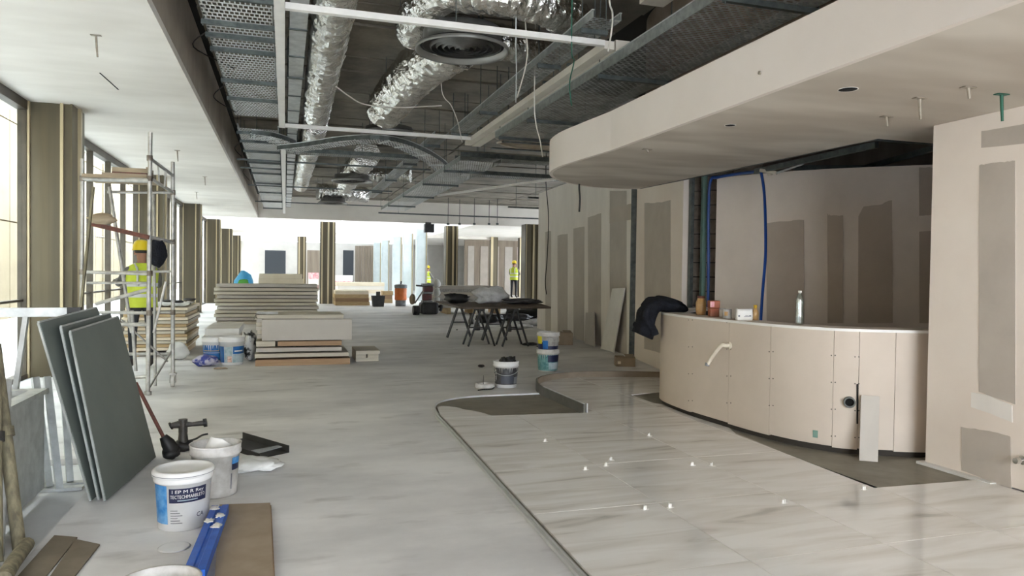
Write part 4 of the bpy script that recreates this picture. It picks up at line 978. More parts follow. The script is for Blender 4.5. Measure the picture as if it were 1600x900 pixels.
# central low stack
YS = 11.5
def bx2(px0, px1, py0, py1, dep, name, m, lab, dy=0, cat='board'):
    y = YS + dy; a, b_ = PY(px0, py1, y), PY(px1, py0, y); gz = PY(px0, 571.5, YS).z
    o = MB().span((a.x, y, max(a.z - gz, 0) + .001), (b_.x, y + dep, b_.z - gz - .001)).build(name, m); return tag(o, lab, cat)
bx2(399, 547, 558.5, 572, 1.1, 'timber_board', 'woodbrown', 'brown timber slab at the bottom of the central low stack')
bx2(398, 545, 549.5, 558.5, 1.1, 'stacked_panel', 'gyp', 'pale panel lying on the brown slab in the central stack', .02)
bx2(400, 534, 541, 549.5, 1.1, 'stacked_panel', 'greyboard', 'thin grey panel third from the floor in the central stack', .03)
bx2(434, 534, 532, 541, 1.0, 'timber_board', 'woodbrown', 'short brown board right under the white upright panel', .02)
bx2(400, 430, 532, 541, 1.0, 'stacked_panel', 'gyp', 'pale short panel at the left under the white upright panel', .1)
bx2(409, 550, 498, 532, .16, 'white_box_panel', 'greyboard', 'large pale panel standing on edge on the central stack', .0)
stack(PY(400, 500, YS).x, PY(538, 500, YS).x, YS + .17, YS + 1.05, [.402, .47, .53, .59, .65, .71, .765], 'stacked_panel', ['greyboard', 'gyp'], 'panel in the pile behind the large pale upright panel', 'panels behind the upright panel', jit=.012)
sh = MB(); vs = []
xa = PY(396, 495, YS + .3).x
for i in range(10):
    for j in range(10): vs.append((xa + .04 * i, YS + .2 + .08 * j, .768 + .03 * abs(noise.noise(Vector((i * .6, j * .6, 9)))) - (.1 if i == 0 else 0)))
o = sh.add(vs, [(i * 10 + j, (i + 1) * 10 + j, (i + 1) * 10 + j + 1, i * 10 + j + 1) for i in range(9) for j in range(9)], True).build('plastic_sheet', 'plastic'); tag(o, 'white plastic wrap over the left end of the central stack', 'plastic sheet')
a = PZ(556, 565)
for k, (dx, dz, w) in enumerate(((0, 0, .36), (0, .058, .16), (.19, .058, .17), (.0, .116, .38))):
    o = MB().span((a.x + dx, a.y, dz + .001), (a.x + dx + w, a.y + .75, dz + .056)).build('plaster_block', 'gyp'); tag(o, 'white plaster block in the small pile right of the central stack, ' + ('bottom one', 'middle left one', 'middle right one', 'top one')[k], 'block', 'small pile of white blocks')
# tall plasterboard stack
YB = 20.5
x0, x1 = PY(336, 470, YB).x, PY(497, 470, YB).x; zt = PY(400, 443, YB).z
stack(x0, x1, YB, YB + 1.25, rng(0, zt, 11), 'plasterboard_bundle', ['gyp', 'greyboard', 'gyp'], 'plasterboard bundle in the tall wide stack in mid hall', 'tall plasterboard stack', jit=.05, gap=.022)
yb = 26.5; x0, x1 = PY(404, 430, yb).x, PY(473, 430, yb).x; zt = PY(440, 428, yb).z
stack(x0, x1, yb, yb + 1.2, rng(0, zt, 8), 'plasterboard_bundle', 'cream', 'cream board in the stack rising behind the tall wide stack', 'cream boards behind the tall stack', jit=.02)
# blue wrapped pallet
yb = 25; c = PY(381, 440, yb); zt = PY(381, 423, yb).z
bp = thing('wrapped_pallet', 'round blue and green wrapped bale by the windows', 'bale', (c.x, yb, 0))
MB().blob((c.x, yb, .12), (.66, .6, zt - .12), 61, n=22, rough=.12).build('blue_wrap', 'bluewrap', bp)
MB().span((c.x - .3, yb - .3, 0), (c.x + .3, yb + .3, .12)).build('pallet', 'wood', bp)
MB().blob((c.x, yb - .30, zt * .66), (.3, .06, .22), 62).build('green_mark', 'greenwrap', bp)
# far stacks
def farstack(px0, px1, py0, y, n, mats, lab, grp, dep=1.2, name='board_bundle'):
    a, b_ = PY(px0, py0, y), PY(px1, py0, y); stack(a.x, b_.x, y, y + dep, rng(0, a.z, n), name, mats, lab, grp, jit=.03)
farstack(524, 577, 454, 31.2, 4, ['wood', 'woodbrown', 'wood', 'cream'], 'wooden board in the low pile right of the lone column', 'low wooden pile by the column')
farstack(527, 600, 441, 36.5, 5, ['cream', 'farwhite'], 'pale board in the long far stack', 'long far stack')
farstack(521, 551, 430, 41, 4, ['pinkwrap', 'farwhite'], 'pinkish wrapped slab in the far stack behind the lone column', 'pinkish far stack')
farstack(483, 498, 426, 41, 4, ['farwhite', 'pinkwrap'], 'white slab in the far stack left of the lone column', 'white far stack')
farstack(597, 614, 455, 33.5, 3, ['wood', 'woodbrown'], 'brown block in the pile left of the orange drum', 'brown pile by the drum', .6)
# black bin
p = PZ(592, 479.5); b = thing('black_bin', 'square black bin between the wooden pile and the orange drum', 'bin', (p.x, p.y + .3, 0))
MB().lathe([(.001, .0), (.30, .0), (.36, .45), (.34, .45), (.3, .42), (.001, .4)], 4, a0=R(45), smooth=False).build('bin_body', 'black', b, True)
MB().span((-.08, -.06, .4), (.08, .06, .62)).build('tool_in_bin', 'iron', b, True)
p = PZ(627, 478.5); b = thing('orange_drum', 'orange drum with grey lid and base in the far hall', 'drum', (p.x, p.y + .2, 0))
MB().lathe([(.001, 0), (.22, 0), (.23, .25), (.001, .25)], 20).build('drum_base', 'greyplastic', b, True)
MB().lathe([(.23, .25), (.26, .28), (.25, .5), (.26, .74), (.24, .76)], 20).build('drum_body', 'orange', b, True)
MB().lathe([(.27, .76), (.28, .88), (.22, .92), (.001, .93)], 20).build('drum_lid', 'greyplastic', b, True)
MB().cyl((0, 0, .92), (.02, 0, 1.06), .03, 8).build('handle', 'black', b, True)
# floor grinder
p = PZ(668, 492); yg = p.y + .2
gr = thing('floor_grinder', 'black floor grinding machine with grey and red motor column', 'machine', (p.x, yg, 0))
k_ = lambda px, py, dy=0: PY(px, py, yg + dy)
def gspan(px0, px1, py0, py1, y0, y1, name, m, bev=.03):
    a, b_ = k_(px0, py1), k_(px1, py0); return MB().span((a.x, yg + y0, max(a.z, .02)), (b_.x, yg + y1, b_.z)).build(name, m, gr, bevel=bev)
gspan(656, 683, 472, 492, -.3, .3, 'skirt', 'black', .08); gspan(659, 675, 469, 473, -.2, .2, 'deck', 'greyplastic')
gspan(660, 674, 459, 469, -.14, .14, 'motor_lower', 'redgrey'); gspan(660, 675, 456, 459, -.16, .16, 'motor_band', 'greyplastic', .01)
gspan(661, 676, 447, 456, -.14, .14, 'motor_upper', 'redgrey'); gspan(659, 677, 443, 447, -.16, .16, 'control_box', 'greyplastic')
MB().cyl(k_(650, 446), k_(662, 447), .03, 8).build('handle', 'black', gr)
MB().tube([k_(664, 450, .2), k_(656, 462, .25), k_(648, 474, .2)], .025, 8).build('push_bar', 'greyplastic', gr)
for px in (646, 651):
    q = k_(px, 480); MB().cyl(Vector((q.x - .05, yg - .2, .16)), Vector((q.x + .05, yg - .2, .16)), .16, 14).build('wheel', 'black', gr)
MB().blob(Vector((k_(645, 472).x, yg + .1, .34)), (.2, .24, .34), 71).build('dust_hood', 'plank', gr)
MB().tube(smooth_path([k_(684, 480), k_(690, 478, -.1), k_(688, 486, -.1)], 4), .05, 8).build('hose', 'black', gr)
# white stack behind the table, on bearers with junk
yw = 24.6; x0, x1 = PY(686, 460, yw).x, PY(778, 460, yw).x; zt = PY(720, 447, yw).z
for k in range(3):
    o = MB().span((x0 + .3 + k * .9, yw, 0), (x0 + .42 + k * .9, yw + 1.2, .22)).build('bearer', 'wood'); tag(o, 'timber bearer under the grey slab pile behind the work table, ' + ('left', 'middle', 'right')[k] + ' one', 'timber', 'bearers under the grey slab pile')
stack(x0, x1, yw, yw + 1.3, rng(.22, zt, 7), 'stone_slab', ['greyboard', 'gyp', 'fillgravel'], 'pale grey slab in the pile between grinder and standing worker', 'grey slab pile', jit=.06)
for k in range(4):
    p = Vector((x0 - .08, yw + .1 + .05 * k, .2 + .28 * k)); o = MB().blob(Vector((x0 - .1, yw - .12, .02 + .3 * k)), (.24, .2, .3), 80 + k).build('foam_lump', 'bag'); tag(o, 'white foam lump heaped at the end of the grey slab pile, ' + ('lowest', 'second from below', 'third from below', 'highest')[k], 'foam', 'foam lumps by the slab pile')
# work table
tp = [PZ(681, 470, .79), PZ(720, 480, .79), PZ(861, 479.5, .79), PZ(845, 474.5, .79)]
tb_ = thing('work_table', 'dark brown board laid over sawhorses as a work table', 'table', (4.3, 15, .75))
MB().prism([(p.x, p.y) for p in tp], .755, .79).build('table_board', mat('dark_ply', '463a30', '5f5248', scale=5, rough=.7), tb_)
def sawhorse(px, y, lab, l=.8, ang=0):
    c = PY(px, 540, y).x; t = thing('sawhorse', lab, 'sawhorse', (c, y, 0), R(ang), 'sawhorses under the work table')
    MB().span((-.05, -l / 2, .70), (.05, l / 2, .752)).build('top_beam', 'black', t, True)
    for sx in (-1, 1):
        for sy in (-1, 1): MB().bar((sx * .03, sy * l * .42, .71), (sx * .27, sy * l * .42, .01), .045, .03).build('leg', 'black', t, True)
    for sy in (-1, 1): MB().bar((-.16, sy * l * .42, .35), (.16, sy * l * .42, .35), .03, .02).build('cross_bar', 'black', t, True)
sawhorse(717, 15.65, 'black sawhorse at the left rear of the work table', .1)
sawhorse(748, 13.9, 'black sawhorse at the left front of the work table', .5)
sawhorse(772, 14.9, 'black sawhorse at the middle of the work table', .1); sawhorse(800, 13.75, 'black sawhorse at the right front of the work table', .5)
for k, (px, py, d_, m, lab, cat) in enumerate(((771, 475, (.75, .45, .36), 'plastic', 'grey plastic bag lying on the work table', 'bag'), (716, 475, (.55, .35, .22), 'black', 'black tool bag lying on the work table', 'bag'), (820, 476, (.9, .5, .12), 'blacklabel', 'dark scraps piled on the right of the work table', 'scrap'))):
    p = PZ(px, py, .79); o = MB().blob(p + Vector((0, .2, .001)), d_, 90 + k, n=22, m=10, rough=.5, freq=2.2).build('table_load', m); tag(o, lab, cat)
# dark sheets on the floor behind the table
for k, (px, py, d_, m) in enumerate(((797, 497, (1.2, .8, .22), 'blacklabel'), (838, 493, (1.7, 1.0, .34), 'black'), (763, 500, (.8, .7, .25), 'black'), (838, 505, (1.1, .5, .14), 'plastic'), (805, 509, (.8, .4, .1), 'plastic'))):
    p = PZ(px, py + 4); o = MB().blob(p, d_, 100 + k, n=24, m=10, rough=.6, freq=2.6).build('sheet_pile', m); tag(o, ('dark folded sheet heaped on the floor behind the sawhorses', 'large black sheet heap beside the partition end', 'black sheet heap seen between the sawhorse legs', 'shiny plastic lying by the partition end', 'shiny plastic strip on the floor behind the right sawhorse')[k], 'sheet')
for k, (px, py) in enumerate(((746, 516), (795, 518), (736, 506))):
    p = PZ(px, py); b = thing('tool_caddy', ('small dark tool standing under the left of the work table', 'small grey tool standing under the right of the work table', 'small black can standing under the work table rear')[k], 'tool', (p.x, p.y, 0))
    MB().lathe([(.001, 0), (.07, 0), (.08, .1), (.05, .18), (.04, .3), (.001, .31)], 10).build('tool_body', 'iron', b, True); MB().cyl((-.06, 0, .28), (.06, 0, .3), .015, 8).build('handle', 'black', b, True)
for k, (px, py, s_) in enumerate(((714, 516, .05), (828, 540, .35), (845, 543, .2))):
    o = MB().blob(PZ(px, py), (s_, s_ * .5, s_ * .12 + .02), 120 + k).build('floor_scrap', 'blacklabel'); tag(o, ('tiny dark scrap on the floor left of the sawhorses', 'dark flat scrap on the floor right of the sawhorses', 'dark scrap on the floor near the paint buckets')[k], 'scrap')
# bucket with tools, ring and stick
p = PZ(793, 607); p.y += .14; p.x += .02; h, r = .335, .158
b = bucket('bucket', 'white bucket with black label filled with tools on the concrete floor', p, facing(p), h, r, lid=False)
rr = (r * .86, r * .86 + (r - r * .86) * .93)
wrap(b, *rr, .045, .255, -88, 88, h, 'black_label', 'blacklabel', .0016); wrap(b, *rr, .06, .15, -25, 42, h, 'dark_picture', mat('dark_picture', '3f434d', '4b505c', scale=8, rough=.5), .003); wrap(b, *rr, .055, .14, 44, 80, h, 'pale_picture', 'greyplastic', .003); wrap(b, *rr, .05, .23, -85, -55, h, 'white_marks', mat('label_marks', '2c2c2e', 'e4e4e2', scale=22, rough=.5, lo=.48, hi=.52), .003)
hd = MB().tube(smooth_path([(math.cos(R(a_)) * (rr[1] + .01), math.sin(R(a_)) * (rr[1] + .01), .25 - .085 * math.cos(R(a_)) ** 1) for a_ in range(-80, 81, 20)], 2), .004, 6).build('wire_handle', 'galv', b, True)
for k, (dx, dy, s_) in enumerate(((-.03, .03, .1), (.04, 0, .11), (.1, .04, .08))):
    o = MB().blob(p + Vector((dx, dy, .285)), (s_, s_, .10), 130 + k, rough=.6).build('tool_bundle', 'black'); tag(o, 'black tool sticking out of the black labelled bucket, ' + ('left', 'middle', 'right')[k] + ' one', 'tool', 'tools in the black labelled bucket')
q = PZ(757, 606); rg = thing('rope_reel', 'dirty white ring shaped reel on the floor beside the tool bucket', 'reel', (q.x, q.y, 0))
MB().lathe([(.08, .0), (.125, .0), (.13, .03), (.12, .055), (.1, .06), (.08, .055), (.075, .03), (.08, .0)], 24).build('reel_ring', 'bucketdirty', rg, True)
MB().tube(smooth_path([(.12, -.03, .01), (.05, -.15, .008), (-.08, -.17, .008), (-.14, -.22, .008)], 4), .008, 6).build('cord', 'black', rg, True)
MB().cyl((-.01, .02, .0), (-.015, .0, .16), .006, 8, .002).build('spike', 'iron', rg, True)
o = MB().blob(PZ(752, 574), (.1, .07, .045), 140).build('plaster_lump', 'iron'); tag(o, 'small dark lump on the floor behind the reel', 'lump')
# two stacked paint buckets
p = PZ(862, 582); p.y += .17; h, r = .33, .165
b = bucket('bucket', 'lower teal stained paint bucket of the stacked pair', p, facing(p), h, r, lid=False, body='bucketdirty', group='stacked paint buckets')
rr = (r * .86, r * .86 + (r - r * .86) * .93)
wrap(b, *rr, .02, .255, -88, 88, h, 'teal_label', 'teallabel', .0016); wrap(b, *rr, .15, .25, 0, 80, h, 'blue_band', 'navy', .003); wrap(b, *rr, .04, .14, 5, 70, h, 'pale_picture', 'paleprint', .003)
b = bucket('bucket', 'upper paint bucket with yellow and blue drips of the stacked pair', p + Vector((0, 0, .285)), facing(p), .30, r, lid=False, body='bucketdirty', group='stacked paint buckets')
h = .30
wrap(b, *rr, .05, .155, -88, 88, h, 'blue_label', 'navy', .0016); wrap(b, *rr, .13, .26, -75, -35, h, 'yellow_drip', 'yellow', .006); wrap(b, *rr, .06, .18, -30, 0, h, 'blue_drip', 'blue', .006); wrap(b, *rr, .1, .22, 0, 80, h, 'grey_smear', 'fillgravel', .005)
# things by the partition
def carton(px, py, d_, lab, rz=0):
    p = PZ(px, py); t = thing('cardboard_box', lab, 'box', (p.x, p.y + d_[1] / 2, 0), R(rz)); w, l, h_ = d_
    MB().span((-w / 2, -l / 2, .001), (w / 2, l / 2, h_)).build('box_body', 'cardboard', t, True)
    for s_ in (-1, 1): MB().bar((s_ * w * .25, -l / 2, h_ + .004), (s_ * w * .25, l / 2, h_ + .012 * (s_ + 2)), w * .48, .004).build('flap', 'cardboard', t, True)
    MB().span((-w / 2 + .02, -l / 2 - .002, h_ * .3), (-w / 2 + .07, -l / 2, h_ * .6)).build('label', 'cream', t, True)
carton(981, 573, (.3, .22, .14), 'small cardboard box on the floor by the white drywall panel', -17); carton(884, 539, (.35, .3, .24), 'brown cardboard box behind the stacked paint buckets', -12)
def leaner(b0, b1, t0, t1, m, lab, th=.025, name='leaning_board'):
    b0, b1 = PZ(*b0), PZ(*b1)
    h0, h1 = path_hit(*t0, LF), path_hit(*t1, LF); t0, t1 = h0[0] + h0[1] * .02, h1[0] + h1[1] * .02
    nn = (b1 - b0).cross(t0 - b0).normalized(); nn = nn if nn.x < 0 else -nn
    o = MB().plate([b0 + Vector((0, 0, .015)), b1 + Vector((0, 0, .015)), t1, t0], nn, th).build(name, m); return tag(o, lab, 'board')
LF = [(6.4, 18.1), (6.14, 13.75), (5.84, 11.62), (5.3, 9)]
leaner((940, 546), (960, 552), (960, 451), (979, 450), 'gypwhite', 'long white board leaning against the drywall partition'); leaner((915, 538), (930, 543), (918, 489), (931, 488), 'greyboard', 'short pale board leaning on the partition foot')

# ------------------------------------------------------------------ ceiling services
def tray(x0, x1, y0, y1, z, label, m, struts, hang=True, rail_h=.07, sx=(0.03, 0.03), smat='galvdark'):
    t = thing('cable_tray', label, 'cable tray', ((x0 + x1) / 2, (y0 + y1) / 2, z))
    MB().span((x0, y0, z), (x1, y1, z + .003)).build('tray_bed', m, t)
    for x in (x0, x1):
        MB().span((x - .004, y0, z), (x + .004, y1, z + rail_h)).build('side_rail', 'rail', t)
        MB().span((x - .012, y0, z + rail_h), (x + .012, y1, z + rail_h + .008)).build('rail_lip', 'galv', t)
    for ys in struts:
        s_ = MB().span((x0 - sx[0], ys - .02, z - .045), (x1 + sx[1], ys + .02, z - .001)).build('support_strut', smat, t)
        if hang:
            for x in (x0 - sx[0] + .015, x1 + sx[1] - .015): MB().cyl((x, ys, z - .06), (x, ys, ZH), .006, 6).build('threaded_rod', 'galvdark', s_)
    return t
ys = [PZ(380, py, 3.86).y for py in (2, 43, 62, 83, 130, 157)]
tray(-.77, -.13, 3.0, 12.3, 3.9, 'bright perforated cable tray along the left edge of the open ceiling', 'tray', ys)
tray(-.80, -.13, 13.4, 30.6, 3.9, 'far run of perforated cable tray continuing along the left edge', 'tray', [13.7, 14.6, 15.8, 17.4, 19.3, 21.5, 24, 27, 30])
ys = [PZ(1000, py, 3.5).y for py in (130,)] + [PZ(870, 195, 3.5).y, PZ(1190, 12, 3.5).y, 10.7, 14.6, 17, 20, 23]
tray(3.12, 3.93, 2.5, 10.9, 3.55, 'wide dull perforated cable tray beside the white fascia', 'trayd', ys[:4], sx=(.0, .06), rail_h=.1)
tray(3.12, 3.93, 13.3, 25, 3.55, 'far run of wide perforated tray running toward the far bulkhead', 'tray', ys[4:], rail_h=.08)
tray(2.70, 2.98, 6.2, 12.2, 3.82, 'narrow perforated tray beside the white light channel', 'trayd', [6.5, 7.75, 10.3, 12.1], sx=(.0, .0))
tray(2.5, 2.75, 12.6, 24, 3.85, 'far narrow cable tray left of the wide far tray', 'trayd', [13.5, 16, 19, 22])
# white light channel
t = thing('light_channel', 'long white light channel hanging beside the wide cable tray', 'light', (3.15, 9.4, 3.7))
MB().span((3.02, 6.65, 3.70), (3.13, 12.5, 3.78)).build('channel_left', 'lightbox', t); MB().span((3.145, 6.65, 3.69), (3.30, 12.5, 3.80)).build('channel_right', 'lightbox', t)
for y_ in (7.6, 8.4, 9.3, 10.3, 11.4): MB().span((3.0, y_ - .02, 3.78), (3.32, y_ + .02, 3.81)).cyl((3.14, y_, 3.8), (3.14, y_, ZH), .006, 6).build('bracket', 'galvdark', t)
t = thing('light_channel', 'short white light channel at the top right beyond the wide tray', 'light', (3.3, 5.0, 3.9))
MB().span((3.17, 4.2, 4.0), (3.42, 6.2, 4.08)).cyl((3.3, 4.6, 4.08), (3.3, 4.6, ZH), .008, 6).cyl((3.3, 5.9, 4.08), (3.3, 5.9, ZH), .008, 6).build('channel_body', 'lightbox', t)
# white frame
t = thing('ceiling_frame', 'white metal frame of long strip and two cross bars under the ducts', 'frame', (1.5, 9, 3.72))
MB().span((-.105, 3.0, 3.70), (-.015, 12.05, 3.745)).build('long_strip', 'whitebar', t)
for y_, m_ in ((6.62, 'whitebar'), (12.03, 'whitebar')): MB().span((-.014, y_ - .03, 3.71), (3.0, y_ + .03, 3.765)).build('cross_bar', m_, t)
for x, y_ in ((-.06, 6.6), (1.5, 6.62), (2.9, 6.62), (-.06, 11.9), (1.5, 12.03), (2.9, 12.03)): MB().cyl((x, y_, 3.75), (x, y_, ZH), .005, 6).build('threaded_rod', 'galvdark', t)
t = thing('ceiling_frame', 'far white strip continuing beside the far left tray', 'frame', (-.06, 20, 3.7))
MB().span((-.09, 14.2, 3.72), (-.0, 30.5, 3.76)).build('long_strip', 'whitebar', t)
for y_ in (15, 20, 25, 30): MB().cyl((-.045, y_, 3.75), (-.045, y_, ZH), .005, 6).build('threaded_rod', 'galvdark', t)
# rectangular duct in sections
t = thing('rectangular_duct', 'narrow galvanised rectangular duct beside the white strip', 'duct', (.14, 12, 4.0))
y = 5.0; k = 0
while y < 30:
    MB().span((.03, y, 4.0), (.205, y + .98, 4.22)).build('duct_section', 'galv', t); MB().span((.02, y + .98, 3.99), (.212, y + 1.02, 4.23)).build('duct_flange', 'galvdark', t); y += 1.02
for y_ in (6, 10, 15, 20, 25): MB().span((.01, y_ - .015, 3.975), (.225, y_ + .015, 3.99)).cyl((.015, y_, 3.98), (.015, y_, ZH), .005, 6).cyl((.22, y_, 3.98), (.22, y_, ZH), .005, 6).build('hanger', 'galvdark', t)
# foil ducts
def foil(path, r, label, k=7, n=26, crumple=.10, rings=None):
    pts = smooth_path(path, k); L_ = sum((pts[i + 1] - pts[i]).length for i in range(len(pts) - 1)); m = max(8, int(L_ / .035))
    # resample evenly
    out = []; seg = 0; acc = 0
    cum = [0]
    for i in range(len(pts) - 1): cum.append(cum[-1] + (pts[i + 1] - pts[i]).length)
    for q in range(m + 1):
        d = L_ * q / m
        while seg < len(pts) - 2 and cum[seg + 1] < d: seg += 1
        out.append(pts[seg].lerp(pts[seg + 1], (d - cum[seg]) / max(1e-6, cum[seg + 1] - cum[seg])))
    mb = MB(); mb.tube(out, r, n, True)
    for i, v in enumerate(mb.v):
        ri = min(i // n, m); c = out[ri] if i < n * (m + 1) else v
        dv = v - c; q = 1 + crumple * noise.noise(v * 7.5) + crumple * .9 * noise.noise(v * 19) + .022 * math.sin(ri * 1.9)
        if i < n * (m + 1): mb.v[i] = c + dv * q
    mb.sm = [False] * len(mb.f)
    t = thing('foil_duct', label, 'duct', tuple(pts[0]))
    mb.build('foil_sleeve', 'foil', t)
    for d in range(int(m * .15), m, max(1, int(1.6 / .035))):
        a = out[d]; MB().cyl(a + Vector((r * .9, 0, 0)), Vector((a.x + r * .9, a.y, ZH)), .005, 6).cyl(a - Vector((r * .9, 0, 0)), Vector((a.x - r * .9, a.y, ZH)), .005, 6).build('hanger_strap', 'galvdark', t)
    return t
foil([(.48, 4.4, 4.14), (.46, 6, 4.14), (.47, 9, 4.12), (.48, 12, 4.1), (.50, 12.9, 4.12)], .21, 'long shiny foil duct running away on the left')
foil([(.52, 13.6, 4.12), (.5, 16, 4.1), (.46, 20, 4.08), (.45, 23.3, 4.08)], .21, 'far foil duct with rounded end beyond the curved tray')
d1 = PZ(722, 80, 3.82); d2 = PZ(608, 211, 3.80); d3 = PZ(550, 284, 3.68); d4 = PZ(520, 318, 3.68)
foil([(1.95, 8.35, 4.16), (1.75, 9.2, 4.16), (1.62, 10.5, 4.14), (1.55, 12.0, 4.1)], .30, 'fat foil duct running back from the large round diffuser')
foil([(1.40, 8.3, 4.2), (1.36, 7.7, 4.22), (1.5, 7.15, 4.24), (1.95, 6.95, 4.22), (2.5, 7.0, 4.2), (3.0, 7.35, 4.16)], .21, 'foil duct looping over the large round diffuser')
foil([(2.25, 8.15, 4.14), (2.6, 8.25, 4.17), (3.0, 8.45, 4.2)], .2, 'short foil duct leaving the large diffuser to the right')
foil([(1.75, 16.6, 4.1), (1.75, 18.5, 4.1), (1.7, 20.5, 4.08), (1.75, 22.5, 4.08)], .29, 'far fat foil duct between the far diffusers')
foil([(1.9, 20.9, 4.16), (2.8, 20.8, 4.2), (3.4, 20.6, 4.2)], .2, 'far foil branch running right to the wide tray')
foil([(1.0, 24.6, 4.05), (2.0, 24.8, 4.05), (2.6, 25.2, 4.05)], .26, 'farthest crumpled foil duct near the bulkhead')
t = thing('duct_cap', 'foil wrapped duct end with blue cap', 'duct', (1.62, 12.1, 4.0))
MB().lathe([(.16, 0), (.19, .02), (.19, .1), (.12, .1), (.11, .04), (.16, 0)], 20).build('foil_collar', 'foil', t, True).rotation_euler = (R(90), 0, 0)
MB().blob((1.62, 12.02, 3.94), (.12, .06, .12), 3).build('blue_cap', 'bluecap', t)
MB().cyl((1.62, 12.1, 4.1), (1.62, 12.1, ZH), .01, 6).build('hanger', 'galvdark', t)
def diffuser(c, rad, label, h=.22):
    t = thing('round_diffuser', label, 'diffuser', (c.x, c.y, c.z))
    MB().lathe([(rad * .84, .04), (rad * .84, h), (.001, h)], 40).build('plenum', 'ductgrey', t, True)
    MB().lathe([(rad * .90, .05), (rad, .03), (rad, .0), (rad * .985, -.01), (rad * .95, .0), (rad * .90, .05)], 44).build('outer_ring', 'ring', t, True)
    for q in range(5):
        r_ = rad * (.14 + .13 * q); MB().lathe([(r_, .015), (r_ + rad * .035, .04), (r_ + rad * .04, .05), (r_, .03), (r_, .015)], 36).build('vane_ring', mat('vane_metal', '4a4946', '5a5955', scale=5, rough=.4, metal=.5), t, True)
    MB().lathe([(.001, .02), (rad * .06, .02), (rad * .06, .06)], 16).build('hub', 'ductgrey', t, True)
    MB().lathe([(rad * .91, .055), (.001, .055)], 32).build('dark_throat', 'dark', t, True)
    for a in (45, 165, 285): MB().cyl((rad * .7 * math.cos(R(a)), rad * .7 * math.sin(R(a)), h), (rad * .7 * math.cos(R(a)), rad * .7 * math.sin(R(a)), ZH - c.z), .006, 6).build('threaded_rod', 'galvdark', t, True)
diffuser(d1, .5, 'largest round swirl diffuser hanging among the foil ducts'); diffuser(d2, .48, 'second round diffuser behind the rear white cross bar', .12); diffuser(d3, .5, 'third round diffuser farther down the ceiling', .16); diffuser(d4, .48, 'farthest round diffuser near the bulkhead', .16)
# curved ladder trays
def curved_tray(path, w, label, m='tray'):
    pts = smooth_path(path, 6); t = thing('curved_tray', label, 'cable tray', tuple(pts[0])); Ls, Rs = [], []
    for i, p in enumerate(pts):
        d = (pts[min(i + 1, len(pts) - 1)] - pts[max(i - 1, 0)]).normalized(); n_ = Vector((-d.y, d.x, 0)).normalized() * w / 2; Ls.append(p + n_); Rs.append(p - n_)
    n = len(pts); MB().add(Ls + Rs, [(i, i + 1, n + i + 1, n + i) for i in range(n - 1)]).build('tray_bed', m, t)
    for e in (Ls, Rs):
        MB().add([p + Vector((0, 0, z)) for z in (0, .08) for p in e], [(i, i + 1, n + i + 1, n + i) for i in range(n - 1)]).build('side_rail', 'galvdark', t); MB().tube([p + Vector((0, 0, .08)) for p in e], .008, 6).build('rail_lip', 'galv', t)
    for i in range(2, n - 1, 4): MB().bar(Ls[i], Rs[i], .03, .02).build('rung', 'galv', t)
    for i in (3, n - 4): MB().cyl(pts[i], Vector((pts[i].x, pts[i].y, ZH)), .006, 6).build('threaded_rod', 'galvdark', t)
zc_ = 3.66
curved_tray([PZ(px, py, zc_) for px, py in ((445, 236), (490, 231), (545, 223), (600, 222), (645, 236), (683, 258), (706, 284))], .36, 'curved ladder tray sweeping across below the second diffuser')
curved_tray([PZ(px, py, zc_ + .1) for px, py in ((392, 213), (412, 215), (430, 220), (446, 226))], .4, 'curved tray bending off the left tray run')
t = thing('cable_tray', 'cross tray spanning right from the left tray behind the curved trays', 'cable tray', (1.3, 15.2, 3.8))
MB().span((-.1, 15.0, 3.8), (2.7, 15.35, 3.803)).build('tray_bed', 'trayd', t)
for y_ in (15.0, 15.35): MB().span((-.1, y_ - .004, 3.8), (2.7, y_ + .004, 3.88)).build('side_rail', 'galvdark', t)
for x in (.3, 1.5, 2.5): MB().cyl((x, 15.17, 3.8), (x, 15.17, ZH), .006, 6).build('threaded_rod', 'galvdark', t)
for k, (y_, x0, x1, lab) in enumerate(((16.6, -1.0, 3.2, 'thin dark strut crossing the ceiling just behind the cross tray'), (17.9, -1.0, .0, 'short dark strut under the far left tray'), (21.5, -1.0, 3.0, 'thin dark strut crossing the ceiling below the far duct end'), (26.5, -1.0, 3.4, 'farthest thin dark strut near the bulkhead'))):
    t = thing('cross_strut', lab, 'strut', (x0, y_, 3.8)); MB().span((x0, y_ - .02, 3.8), (x1, y_ + .02, 3.835)).build('strut_bar', 'galvdark', t)
    for x in (x0 + .1, x1 - .1): MB().cyl((x, y_, 3.83), (x, y_, ZH), .006, 6).build('threaded_rod', 'galvdark', t)
# right-hand clutter beyond the rounded end
for k, (y_, x0, x1, z, w, m, lab) in enumerate(((14.0, 3.3, 7.5, 3.75, .5, 'trayd', 'transverse perforated tray running right beyond the rounded fascia'), (16.2, 3.9, 8.5, 3.72, .45, 'tray', 'second transverse tray farther beyond the rounded fascia'))):
    t = thing('cable_tray', lab, 'cable tray', (x0, y_, z)); MB().span((x0, y_, z), (x1, y_ + w, z + .003)).build('tray_bed', m, t)
    for e in (y_, y_ + w): MB().span((x0, e - .004, z), (x1, e + .004, z + .09)).build('side_rail', 'galvdark', t)
    for x in (x0 + .4, x1 - .6): MB().cyl((x, y_ + w / 2, z), (x, y_ + w / 2, ZH), .006, 6).build('threaded_rod', 'galvdark', t)
t = thing('hose_coil', 'coil of yellowish flexible conduit lying above the wide tray', 'conduit', (4.4, 12.2, 3.72))
pts = []
for i in range(90): a = i * .42; pts.append(Vector((4.45 + (.85 + .06 * math.sin(i)) * math.cos(a), 12.3 + .38 * math.sin(a), 3.74 + .0018 * i + .01 * math.sin(i * 2.1))))
